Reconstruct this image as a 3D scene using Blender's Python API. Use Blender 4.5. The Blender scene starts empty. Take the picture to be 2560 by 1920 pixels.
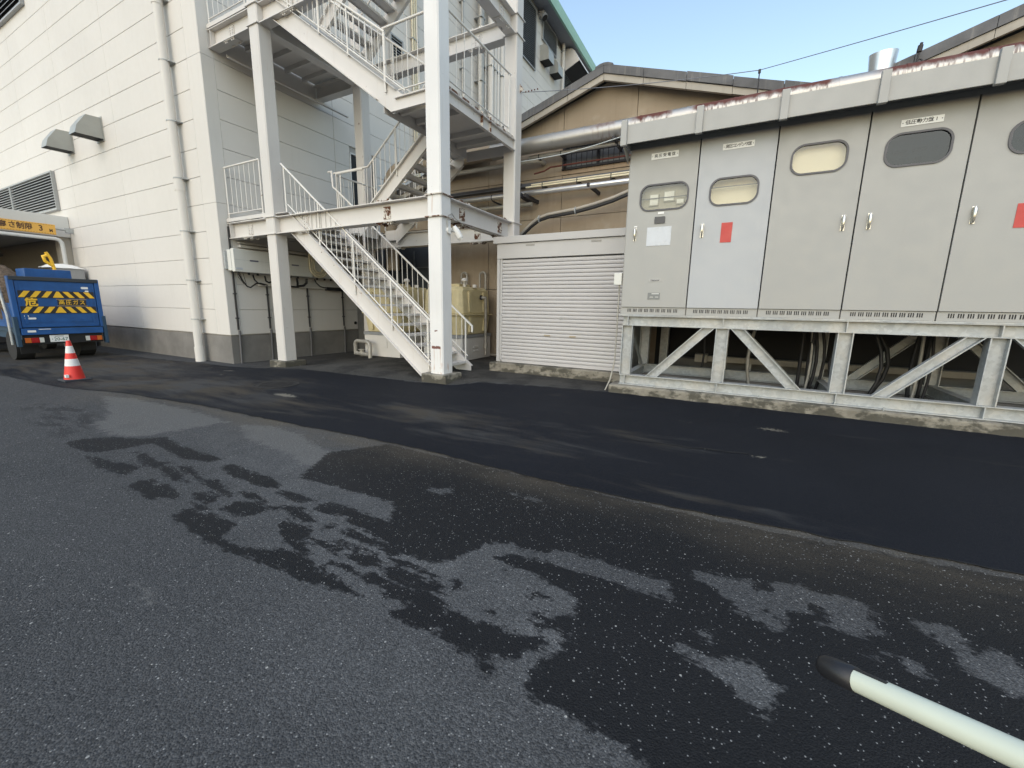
import bpy, bmesh, math, random
import numpy as np
from mathutils import Vector, Matrix
R = math.radians
random.seed(7)
C = bpy.context.scene.collection
SC = bpy.context.scene

# ------------------------------------------------------------------ camera
cam_d = bpy.data.cameras.new('camera')
cam_d.sensor_fit = 'HORIZONTAL'; cam_d.sensor_width = 36.0
cam_d.lens = 36.0 * 1032.02 / 2560.0
cam_d.clip_start = 0.05; cam_d.clip_end = 3000
cam = bpy.data.objects.new('camera', cam_d); C.objects.link(cam)
yaw, pit, rol = 0.487537, 0.1845236, 0.01631083
fw = Vector((-math.sin(yaw)*math.cos(pit), math.cos(yaw)*math.cos(pit), -math.sin(pit)))
rt = Vector((math.cos(yaw), math.sin(yaw), 0)); up = rt.cross(fw)
r2 = rt*math.cos(rol) + up*math.sin(rol); u2 = -rt*math.sin(rol) + up*math.cos(rol)
mw = Matrix((r2, u2, -fw)).transposed().to_4x4(); mw.translation = (0, 0, 1.4)
cam.matrix_world = mw
SC.camera = cam

# ------------------------------------------------------------------ sky, sun, exposure
SUN = Vector((0.10, -0.82, 0.62)).normalized()
world = bpy.data.worlds.new('World'); SC.world = world; world.use_nodes = True
nt = world.node_tree
for n in list(nt.nodes): nt.nodes.remove(n)
sky = nt.nodes.new('ShaderNodeTexSky'); sky.sky_type = 'NISHITA'; sky.sun_disc = False
sky.sun_elevation = math.asin(SUN.z); sky.sun_rotation = math.atan2(SUN.x, SUN.y)
sky.altitude = 0; sky.air_density = 1.6; sky.dust_density = 1.0; sky.ozone_density = 0.3
bg = nt.nodes.new('ShaderNodeBackground'); bg.inputs['Strength'].default_value = 0.15
wo = nt.nodes.new('ShaderNodeOutputWorld')
nt.links.new(sky.outputs[0], bg.inputs[0]); nt.links.new(bg.outputs[0], wo.inputs[0])
sun_d = bpy.data.lights.new('sun', 'SUN'); sun_d.energy = 0.75; sun_d.angle = R(95); sun_d.color = (1.0, 0.91, 0.80)
sun = bpy.data.objects.new('sun', sun_d); C.objects.link(sun); sun.location = (0, -20, 30)
sun.rotation_euler = SUN.to_track_quat('Z', 'Y').to_euler()
SC.view_settings.view_transform = 'Standard'; SC.view_settings.look = 'None'
SC.view_settings.gamma = 1.0; SC.view_settings.use_curve_mapping = False
SC.view_settings.exposure = 0.8
SC.cycles.use_denoising = True
SC.cycles.max_bounces = 8; SC.cycles.transparent_max_bounces = 12

# ------------------------------------------------------------------ materials
MATS = {}
class NG:
    def __init__(s, name):
        s.m = bpy.data.materials.new(name); s.m.use_nodes = True; s.t = s.m.node_tree
        s.b = s.t.nodes['Principled BSDF']; MATS[name] = s.m
        s.pos = s.n('ShaderNodeNewGeometry').outputs['Position']
    def n(s, typ, **kw):
        nd = s.t.nodes.new(typ)
        for k, v in kw.items(): setattr(nd, k, v)
        return nd
    def l(s, a, b): s.t.links.new(a, b)
    def put(s, sock, v):
        if isinstance(v, (int, float)): sock.default_value = v
        elif isinstance(v, tuple): sock.default_value = v if len(v) == len(sock.default_value) else tuple(v) + (1,)
        else: s.l(v, sock)
    def math(s, op, a, b=0.0, c=None, clamp=False):
        nd = s.n('ShaderNodeMath', operation=op, use_clamp=clamp)
        s.put(nd.inputs[0], a); s.put(nd.inputs[1], b)
        if c is not None: s.put(nd.inputs[2], c)
        return nd.outputs[0]
    def scaled(s, sx, sy, sz, src=None):
        mp = s.n('ShaderNodeMapping'); mp.inputs['Scale'].default_value = (sx, sy, sz); s.l(src or s.pos, mp.inputs['Vector']); return mp.outputs[0]
    def noise(s, scale, detail=3, rough=0.55, vec=None, dist=0.0):
        nd = s.n('ShaderNodeTexNoise'); nd.inputs['Scale'].default_value = scale; nd.inputs['Detail'].default_value = detail
        nd.inputs['Roughness'].default_value = rough; nd.inputs['Distortion'].default_value = dist
        s.l(vec or s.pos, nd.inputs['Vector']); return nd.outputs['Fac']
    def ramp(s, x, a, b, lo=0.0, hi=1.0):
        nd = s.n('ShaderNodeMapRange', interpolation_type='SMOOTHSTEP'); s.put(nd.inputs[0], x)
        s.put(nd.inputs[1], a); s.put(nd.inputs[2], b); s.put(nd.inputs[3], lo); s.put(nd.inputs[4], hi); return nd.outputs[0]
    def mix(s, f, a, b):
        nd = s.n('ShaderNodeMix', data_type='RGBA'); s.put(nd.inputs[0], f)
        s.put(nd.inputs[6], a); s.put(nd.inputs[7], b); return nd.outputs[2]
    def xyz(s):
        nd = s.n('ShaderNodeSeparateXYZ'); s.l(s.pos, nd.inputs[0]); return nd.outputs
    def attr(s, name):
        nd = s.n('ShaderNodeAttribute'); nd.attribute_name = name; return nd.outputs['Fac']
    def bump(s, h, strength=0.3, dist=0.01):
        nd = s.n('ShaderNodeBump'); nd.inputs['Strength'].default_value = strength; nd.inputs['Distance'].default_value = dist
        s.l(h, nd.inputs['Height']); s.l(nd.outputs[0], s.b.inputs['Normal'])
    def fin(s, col, rough=0.6, metal=0.0, spec=0.5):
        s.put(s.b.inputs['Base Color'], col); s.put(s.b.inputs['Roughness'], rough); s.put(s.b.inputs['Metallic'], metal)
        s.b.inputs['Specular IOR Level'].default_value = spec
        return s.m
def dk(c, f): return tuple(x*f for x in c)
def paint(name, c, rough=0.55, var=0.10, streak=0.12, scale=1.3, fine=0.05, dirt=(0.30, 0.27, 0.22), metal=0.0, spec=0.4, bumpy=0.0):
    """painted or plain surface: broad tone drift, vertical rain streaks, fine grain"""
    g = NG(name)
    broad = g.ramp(g.noise(scale, 4), 0.3, 0.7)
    st = g.ramp(g.noise(3.0, 4, 0.6, g.scaled(3.2, 3.2, 0.22)), 0.52, 0.78)
    gr = g.noise(90, 2)
    col = g.mix(g.math('MULTIPLY', broad, 1.0), dk(c, 1-var), c)
    col = g.mix(g.math('MULTIPLY', st, streak), col, dirt)
    col = g.mix(g.ramp(gr, 0.35, 0.7, 0.0, fine), col, dk(c, 0.6))
    g.fin(col, g.ramp(g.noise(6, 3), 0.3, 0.7, rough-0.08, rough+0.1), metal, spec)
    if bumpy: g.bump(g.noise(60, 4), 0.4, bumpy)
    return g.m
def rusty(name, c, amount=0.60, rough=0.5):
    """white steel paint with sparse rust blooms and runs"""
    g = NG(name)
    col = g.mix(g.ramp(g.noise(1.1, 4), 0.3, 0.7), dk(c, 0.93), c)
    col = g.mix(g.ramp(g.noise(2.4, 4, 0.6, g.scaled(5, 5, 0.3)), 0.56, 0.8, 0, 0.16), col, (0.42, 0.36, 0.28))
    spot = g.ramp(g.noise(7.0, 6, 0.72), amount+0.045, amount+0.08)
    run = g.math('MULTIPLY', g.ramp(g.noise(9.0, 3, 0.5, g.scaled(4, 4, 0.35)), 0.62, 0.72), g.ramp(g.noise(1.7, 2), 0.54, 0.66))
    col = g.mix(g.math('MULTIPLY', run, 0.30), col, (0.42, 0.22, 0.10))
    col = g.mix(spot, col, (0.11, 0.045, 0.022))
    g.fin(col, g.ramp(spot, 0, 1, rough, 0.9))
    return g.m
def plain(name, c, rough=0.5, metal=0.0, spec=0.5, var=0.08):
    g = NG(name)
    col = g.mix(g.ramp(g.noise(9, 4), 0.3, 0.7), dk(c, 1-var), c)
    g.fin(col, rough, metal, spec); return g.m
def glow_glass(name, tint, trans=0.75, rough=0.02):
    g = NG(name); t = g.t
    tr = g.n('ShaderNodeBsdfTransparent'); tr.inputs[0].default_value = tint + (1,)
    gl = g.n('ShaderNodeBsdfGlossy'); gl.inputs['Roughness'].default_value = rough
    fr = g.n('ShaderNodeFresnel'); fr.inputs[0].default_value = 1.5
    mx = g.n('ShaderNodeMixShader'); g.l(g.math('ADD', g.math('MULTIPLY', fr.outputs[0], 0.6), 0.02, clamp=True), mx.inputs[0])
    g.l(tr.outputs[0], mx.inputs[1]); g.l(gl.outputs[0], mx.inputs[2])
    g.l(mx.outputs[0], t.nodes['Material Output'].inputs['Surface']); t.nodes.remove(g.b); return g.m

facade = paint('facade_paint', (0.64, 0.615, 0.575), 0.65, 0.05, 0.10, 0.5, 0.03, (0.45, 0.41, 0.36))
facade_side = facade
joint = plain('joint_sealant', (0.42, 0.40, 0.37), 0.85)
concrete = paint('base_concrete', (0.22, 0.21, 0.195), 0.85, 0.28, 0.35, 1.6, 0.18, (0.16, 0.15, 0.14), bumpy=0.004)
white_steel = rusty('stair_white_steel', (0.61, 0.585, 0.555), 0.625)
white_rail = rusty('rail_white_steel', (0.66, 0.64, 0.60), 0.615, 0.45)
grey_cab = paint('cabinet_grey_paint', (0.36, 0.36, 0.345), 0.42, 0.03, 0.05, 0.8, 0.05, (0.26, 0.25, 0.22))
pale_cab = paint('cabinet_pale_paint', (0.41, 0.425, 0.44), 0.42, 0.06, 0.14, 1.1, 0.05, (0.36, 0.37, 0.38))
slot_dark = plain('slot_black', (0.012, 0.012, 0.013), 0.7)
rubber = plain('window_rubber', (0.085, 0.085, 0.095), 0.5)
clear_glass = glow_glass('clear_pane', (0.93, 0.93, 0.90))
dark_glass = glow_glass('tinted_pane', (0.30, 0.38, 0.42))
cream_reflect = paint('cream_reflection', (0.86, 0.80, 0.66), 0.6, 0.06, 0.0)  # cream window back, stands in for the bright reflection in the clear panes
chrome = plain('worn_chrome', (0.62, 0.60, 0.55), 0.25, 0.9)
red_sheet = paint('red_sheet', (0.52, 0.07, 0.06), 0.5, 0.10, 0.0, 8)
white_label = paint('white_label', (0.80, 0.80, 0.78), 0.5, 0.04, 0.0)
clear_sheet = paint('milky_sheet', (0.56, 0.59, 0.63), 0.30, 0.12, 0.0, 6)
ink = plain('ink_black', (0.02, 0.02, 0.022), 0.6)
black = plain('black_plastic', (0.015, 0.015, 0.017), 0.45)
cable_blk = plain('cable_black', (0.016, 0.016, 0.018), 0.55)
galv = None
def mk_galv(name, c, metal):
    g = NG(name)
    v = g.n('ShaderNodeTexVoronoi'); v.inputs['Scale'].default_value = 26; g.l(g.pos, v.inputs['Vector'])
    f = g.n('ShaderNodeSeparateColor'); g.l(v.outputs['Color'], f.inputs[0])
    col = g.mix(g.ramp(f.outputs[0], 0, 1), dk(c, 0.86), dk(c, 1.06))
    col = g.mix(g.ramp(g.noise(3.2, 4), 0.40, 0.72, 0, 0.45), col, (0.50, 0.47, 0.41))
    col = g.mix(g.ramp(g.noise(1.3, 5), 0.56, 0.72, 0, 0.35), col, dk(c, 0.55))
    g.fin(col, g.ramp(g.noise(8, 3), 0.3, 0.7, 0.45, 0.62), metal); return g.m
galv = mk_galv('galvanised_steel', (0.385, 0.405, 0.41), 0.25)
def mossy():
    g = NG('mossy_concrete')
    z = g.xyz()[2]
    col = g.mix(g.ramp(g.noise(5, 5), 0.3, 0.7), (0.17, 0.155, 0.125), (0.27, 0.25, 0.205))
    m = g.ramp(g.math('ADD', g.noise(4.0, 6, 0.65, g.scaled(1, 1, 1.6)), g.ramp(z, 0.0, 0.20, 0.13, 0.0)), 0.47, 0.60)
    col = g.mix(g.math('MULTIPLY', m, 0.88), col, (0.055, 0.052, 0.04))
    g.fin(col, 0.92); g.bump(g.noise(28, 6, 0.65), 0.7, 0.015); return g.m
moss = mossy()
def ochre():
    g = NG('ochre_concrete')
    col = g.mix(g.ramp(g.noise(0.8, 5), 0.3, 0.7), (0.29, 0.235, 0.17), (0.36, 0.295, 0.22))
    col = g.mix(g.ramp(g.noise(2.0, 5, 0.6, g.scaled(4, 4, 0.25)), 0.5, 0.75, 0, 0.35), col, (0.22, 0.17, 0.12))
    col = g.mix(g.ramp(g.noise(3.0, 4), 0.55, 0.75, 0, 0.3), col, (0.45, 0.41, 0.34))
    g.fin(col, 0.9); g.bump(g.noise(30, 5), 0.3, 0.006); return g.m
ochre_wall = ochre()
roof_tile = paint('weathered_cement_tile', (0.155, 0.155, 0.16), 0.9, 0.30, 0.55, 2.5, 0.25, (0.36, 0.34, 0.31), bumpy=0.004)
verge_board = paint('verge_mortar', (0.40, 0.37, 0.32), 0.85, 0.12, 0.35, 2.0, 0.1, (0.20, 0.18, 0.15))
green_roof = paint('green_gutter', (0.33, 0.55, 0.44), 0.5, 0.05, 0.05)
soffit_grey = plain('soffit_grey', (0.30, 0.31, 0.33), 0.8)
louvre_grey = plain('louvre_grey', (0.36, 0.365, 0.365), 0.45, 0.2)
hood_steel = paint('hood_steel', (0.40, 0.40, 0.37), 0.42, 0.12, 0.2, 3, 0.05, (0.28, 0.27, 0.24), metal=0.35)
ivory = plain('ivory_conduit', (0.66, 0.60, 0.44), 0.45)
silver = plain('silver_duct', (0.66, 0.66, 0.66), 0.28, 0.85, var=0.12)
dull_pipe = plain('dull_grey_pipe', (0.40, 0.385, 0.35), 0.45, 0.3, var=0.2)
red_rust = plain('red_rust', (0.13, 0.035, 0.025), 0.85, var=0.4)
def rusty_duct():
    g = NG('rusted_silver_cladding')
    x, y, z = g.xyz()
    st = g.noise(5.0, 4, 0.6, g.scaled(1.6, 0.5, 0.5))
    zone = g.ramp(g.noise(1.1, 3, 0.5, g.scaled(1, 0.2, 0.2)), 0.40, 0.50)
    zone = g.math('MULTIPLY', zone, g.ramp(x, -3.4, -2.6))
    top = g.ramp(g.math('ADD', z, g.math('MULTIPLY', g.math('SUBTRACT', st, 0.5), 0.22)), 5.10, 5.19)
    runs = g.math('MULTIPLY', g.ramp(g.noise(16, 3, 0.6, g.scaled(1.5, 0.3, 0.15)), 0.48, 0.68), 0.55)
    f = g.math('MULTIPLY', zone, g.math('MAXIMUM', top, runs))
    col = g.mix(f, (0.42, 0.41, 0.39), (0.10, 0.032, 0.025))
    g.fin(col, g.ramp(f, 0, 1, 0.42, 0.85), g.ramp(f, 0, 1, 0.75, 0.0)); return g.m
duct_mat = rusty_duct()
lagging = paint('brown_lagging', (0.33, 0.27, 0.20), 0.6, 0.2, 0.3, 3)
shed_white = paint('shed_white', (0.46, 0.455, 0.45), 0.4, 0.04, 0.10, 1.2, 0.03, (0.42, 0.42, 0.44))
shutter_m = paint('shutter_white', (0.485, 0.475, 0.475), 0.38, 0.05, 0.08, 1.5, 0.03, (0.42, 0.42, 0.44))
tank_y = plain('yellow_frp', (0.60, 0.52, 0.31), 0.5, var=0.10)
tank_white = paint('tank_base_white', (0.60, 0.585, 0.56), 0.6, 0.08, 0.25, 2, 0.05, (0.35, 0.30, 0.24))
tank_grey = plain('tank_band_grey', (0.24, 0.25, 0.26), 0.5)
box_white = paint('inverter_white', (0.66, 0.66, 0.62), 0.45, 0.05, 0.12, 1.5, 0.03, (0.45, 0.42, 0.36))
truck_blue = paint('truck_blue', (0.018, 0.095, 0.30), 0.42, 0.22, 0.12, 4, 0.1, (0.05, 0.07, 0.10))
truck_dark = plain('truck_dark_blue', (0.02, 0.055, 0.10), 0.6)
rubber_strip = plain('rubber_strip', (0.035, 0.042, 0.05), 0.75)
hazard_y = plain('hazard_yellow', (0.85, 0.50, 0.03), 0.5)
sign_y = paint('height_sign_yellow', (0.75, 0.42, 0.09), 0.5, 0.05, 0.1)
tail_red = plain('tail_lamp_red', (0.35, 0.01, 0.012), 0.25)
tail_amber = plain('tail_lamp_amber', (0.55, 0.13, 0.02), 0.25)
tail_white = plain('tail_lamp_white', (0.62, 0.62, 0.58), 0.25)
tyre_m = plain('tyre_rubber', (0.02, 0.02, 0.021), 0.85)
cone_red = plain('cone_red', (0.75, 0.035, 0.025), 0.45)
cone_white = plain('cone_white_band', (0.78, 0.77, 0.75), 0.5)
burlap = None
def mk_burlap():
    g = NG('brown_burlap'); col = g.mix(g.ramp(g.noise(12, 6, 0.7), 0.3, 0.7), (0.07, 0.05, 0.035), (0.20, 0.145, 0.10))
    g.fin(col, 0.95); g.bump(g.noise(30, 6, 0.7), 1.0, 0.05); return g.m
burlap = mk_burlap()
canopy_w = paint('carport_white', (0.62, 0.62, 0.60), 0.6, 0.05, 0.1)
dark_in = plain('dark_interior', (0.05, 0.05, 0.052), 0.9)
pole_ivory = plain('ivory_pole', (0.66, 0.70, 0.58), 0.35, var=0.05)
manhole_m = paint('manhole_iron', (0.022, 0.020, 0.019), 0.8, 0.3, 0.0, 9, 0.3)
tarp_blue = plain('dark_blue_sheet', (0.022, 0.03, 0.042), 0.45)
dim_glass = plain('dusty_window', (0.15, 0.16, 0.17), 0.35)
iron_dark = plain('iron_dark', (0.035, 0.033, 0.036), 0.7)
sill_m = paint('stained_sill', (0.42, 0.32, 0.23), 0.9, 0.1, 0.6, 3, 0.1, (0.14, 0.10, 0.07))
spark_white = plain('lamp_white', (0.78, 0.78, 0.76), 0.35)

# ------------------------------------------------------------------ mesh builder
class M:
    def __init__(s): s.v = []; s.f = []; s.sm = []; s.mi = []; s.cur = 0
    def add(s, vs, fs, smooth=False):
        b = len(s.v); s.v += [tuple(x) for x in vs]
        for f in fs: s.f.append(tuple(b+i for i in f)); s.sm.append(smooth); s.mi.append(s.cur)
        return s
    def box(s, x0, y0, z0, x1, y1, z1):
        if x0 > x1: x0, x1 = x1, x0
        if y0 > y1: y0, y1 = y1, y0
        if z0 > z1: z0, z1 = z1, z0
        return s.add([(x0,y0,z0),(x1,y0,z0),(x1,y1,z0),(x0,y1,z0),(x0,y0,z1),(x1,y0,z1),(x1,y1,z1),(x0,y1,z1)],
                     [(0,3,2,1),(4,5,6,7),(0,1,5,4),(1,2,6,5),(2,3,7,6),(3,0,4,7)])
    def obox(s, p, q, w, h, upv=(0,0,1)):
        """a bar from p to q, w wide sideways and h high along upv"""
        p = Vector(p); q = Vector(q); d = (q-p).normalized(); u = Vector(upv); u = (u - d*u.dot(d)).normalized(); r = d.cross(u)
        vs = []
        for e in (p, q):
            for a, b in ((-1,-1),(1,-1),(1,1),(-1,1)): vs.append(e + r*(a*w/2) + u*(b*h/2))
        return s.add(vs, [(3,2,1,0),(4,5,6,7),(0,1,5,4),(1,2,6,5),(2,3,7,6),(3,0,4,7)])
    def prism(s, poly, axis, a, b):
        """poly of 2-D points extruded along axis from a to b; axis y: points are (x,z), axis x: (y,z), axis z: (x,y)"""
        n = len(poly)
        def pt(p, t): return {'y': (p[0], t, p[1]), 'x': (t, p[0], p[1]), 'z': (p[0], p[1], t)}[axis]
        vs = [pt(p, a) for p in poly] + [pt(p, b) for p in poly]
        return s.add(vs, [tuple(range(n)), tuple(range(2*n-1, n-1, -1))] + [(i, i+n, (i+1) % n + n, (i+1) % n) for i in range(n)])
    def tube(s, pts, r, n=10, closed_ends=True, smooth=True):
        pts = [Vector(p) for p in pts]; rs = r if isinstance(r, (list, tuple)) else [r]*len(pts)
        prev = None; b0 = len(s.v)
        rings = []
        for i, p in enumerate(pts):
            d = ((pts[i+1]-p).normalized() if i+1 < len(pts) else Vector()) + ((p-pts[i-1]).normalized() if i else Vector())
            d.normalize()
            if prev is None:
                a = Vector((0,0,1)) if abs(d.z) < 0.9 else Vector((1,0,0)); u = (a - d*a.dot(d)).normalized()
            else: u = (prev - d*prev.dot(d)).normalized()
            prev = u; w = d.cross(u); k = 1.0
            if 0 < i < len(pts)-1: k = 1/max(0.5, (pts[i+1]-p).normalized().dot(d))
            rings.append([p + (u*math.cos(2*math.pi*j/n) + w*math.sin(2*math.pi*j/n))*rs[i]*k for j in range(n)])
        vs = [v for ring in rings for v in ring]; fs = []
        for i in range(len(pts)-1):
            for j in range(n): fs.append((i*n+j, i*n+(j+1) % n, (i+1)*n+(j+1) % n, (i+1)*n+j))
        s.add(vs, fs, smooth)
        if closed_ends:
            s.add(rings[0], [tuple(range(n-1, -1, -1))]); s.add(rings[-1], [tuple(range(n))])
        return s
    def lathe(s, prof, cx, cy, n=20, smooth=True, axis='z', base=0.0):
        """prof: (radius, height) pairs round a vertical axis at cx, cy"""
        vs = []; fs = []
        for r, z in prof:
            for j in range(n):
                a = 2*math.pi*j/n; vs.append((cx + r*math.cos(a), cy + r*math.sin(a), base+z))
        for i in range(len(prof)-1):
            for j in range(n): fs.append((i*n+j, i*n+(j+1) % n, (i+1)*n+(j+1) % n, (i+1)*n+j))
        s.add(vs, fs, smooth)
        s.add(vs[:n], [tuple(range(n-1, -1, -1))]); s.add(vs[-n:], [tuple(range(n))])
        return s
    def sph(s, c, r, n=8, squash=1.0):
        prof = [(max(1e-4, r*math.sin(math.pi*i/6)), -r*squash*math.cos(math.pi*i/6)) for i in range(7)]
        return s.lathe(prof, c[0], c[1], n, True, 'z', c[2])
    def mesh(s, name, mats, off=(0,0,0)):
        me = bpy.data.meshes.new(name)
        o = Vector(off)
        me.from_pydata([tuple(Vector(v)-o) for v in s.v], [], s.f)
        me.polygons.foreach_set('use_smooth', s.sm)
        for m in (mats if isinstance(mats, (list, tuple)) else [mats]): me.materials.append(m)
        me.polygons.foreach_set('material_index', s.mi)
        me.update(); return me
    def obj(s, name, mats, parent=None, label=None, bevel=0.0, kind=None):
        off = ORG.get(parent.name, (0,0,0)) if parent else (0,0,0)
        return link(name, s.mesh(name, mats, off), parent, label, bevel, kind)
ORG = {}
def link(name, me, parent=None, label=None, bevel=0.0, kind=None, loc=None):
    o = bpy.data.objects.new(name, me); C.objects.link(o)
    if parent:
        o.parent = parent; root = parent
        ORG[o.name] = ORG.get(parent.name, (0,0,0))
    if loc is not None: o.location = loc
    if label: o['label'] = label
    if kind: o['kind'] = kind
    if bevel:
        b = o.modifiers.new('bevel', 'BEVEL'); b.width = bevel; b.segments = 2; b.limit_method = 'ANGLE'; b.angle_limit = R(40)
    return o
def thing(name, label, cat, loc=(0,0,0), group=None):
    o = bpy.data.objects.new(name, None); C.objects.link(o); o.location = loc; o.empty_display_size = 0.2
    ORG[o.name] = tuple(loc); o['label'] = label; o['category'] = cat
    if group: o['group'] = group
    return o
def tag(o, label, cat, group=None):
    o['label'] = label; o['category'] = cat
    if group: o['group'] = group
    return o
def rel(parent, p): return tuple(Vector(p) - Vector(ORG.get(parent.name, (0,0,0))))
def dup_tree(root, delta, label=None, group=None):
    r = root.copy(); C.objects.link(r); r.location = Vector(root.location) + Vector(delta)
    if label: r['label'] = label
    if group: r['group'] = group
    def rec(src, dst):
        for ch in list(src.children):
            c = ch.copy(); C.objects.link(c); c.parent = dst; rec(ch, c)
    rec(root, r)
    return r
def text(body, size, pos, face='front', mat=None, parent=None, name='lettering', squeeze=1.0, bold=0.0):
    """flat lettering centred at pos; face front: reads along +x, faces -y; face east: reads along +y, faces +x"""
    cu = bpy.data.curves.new(name, 'FONT'); cu.body = body; cu.size = size; cu.align_x = 'CENTER'; cu.align_y = 'CENTER'
    cu.offset = bold; cu.resolution_u = 2
    o = bpy.data.objects.new(name, cu); C.objects.link(o)
    me = bpy.data.meshes.new_from_object(o.evaluated_get(bpy.context.evaluated_depsgraph_get()))
    bpy.data.objects.remove(o)
    rot = Matrix.Rotation(R(90), 4, 'X')
    if face == 'east': rot = Matrix.Rotation(R(90), 4, 'Z') @ rot
    off = Vector(ORG.get(parent.name, (0,0,0))) if parent else Vector()
    me.transform(Matrix.Translation(Vector(pos)-off) @ rot @ Matrix.Diagonal((squeeze, 1, 1, 1)))
    me.materials.clear(); me.materials.append(mat); me.name = name
    return link(name, me, parent)
def rrect(cx, cz, w, h, r, n=8):
    pts = []
    for ox, oz, a0 in ((w/2-r, h/2-r, 0), (-w/2+r, h/2-r, 90), (-w/2+r, -h/2+r, 180), (w/2-r, -h/2+r, 270)):
        for i in range(n+1):
            a = R(a0 + 90*i/n); pts.append((cx+ox+r*math.cos(a), cz+oz+r*math.sin(a)))
    return pts
def arc(c, r, a0, a1, ax='xz', n=8):
    out = []
    for i in range(n+1):
        a = R(a0 + (a1-a0)*i/n); u, v = r*math.cos(a), r*math.sin(a)
        out.append({'xz': (c[0]+u, c[1], c[2]+v), 'yz': (c[0], c[1]+u, c[2]+v), 'xy': (c[0]+u, c[1]+v, c[2])}[ax])
    return out
def unit_cyl(name, r, mat, n=8):
    return M().tube([(0,0,0),(0,0,1)], r, n).mesh(name, mat)
def smooth(t): t = min(1.0, max(0.0, t)); return t*t*(3-2*t)
def gz(x, y):
    """height of the yard: a slightly raised apron under the stairs, a dip towards the white building"""
    return 0.07*smooth((y-5.75)/0.7)*smooth((x+9.0)/1.2) - 0.13*smooth((-x-7.6)/3.2)

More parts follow.
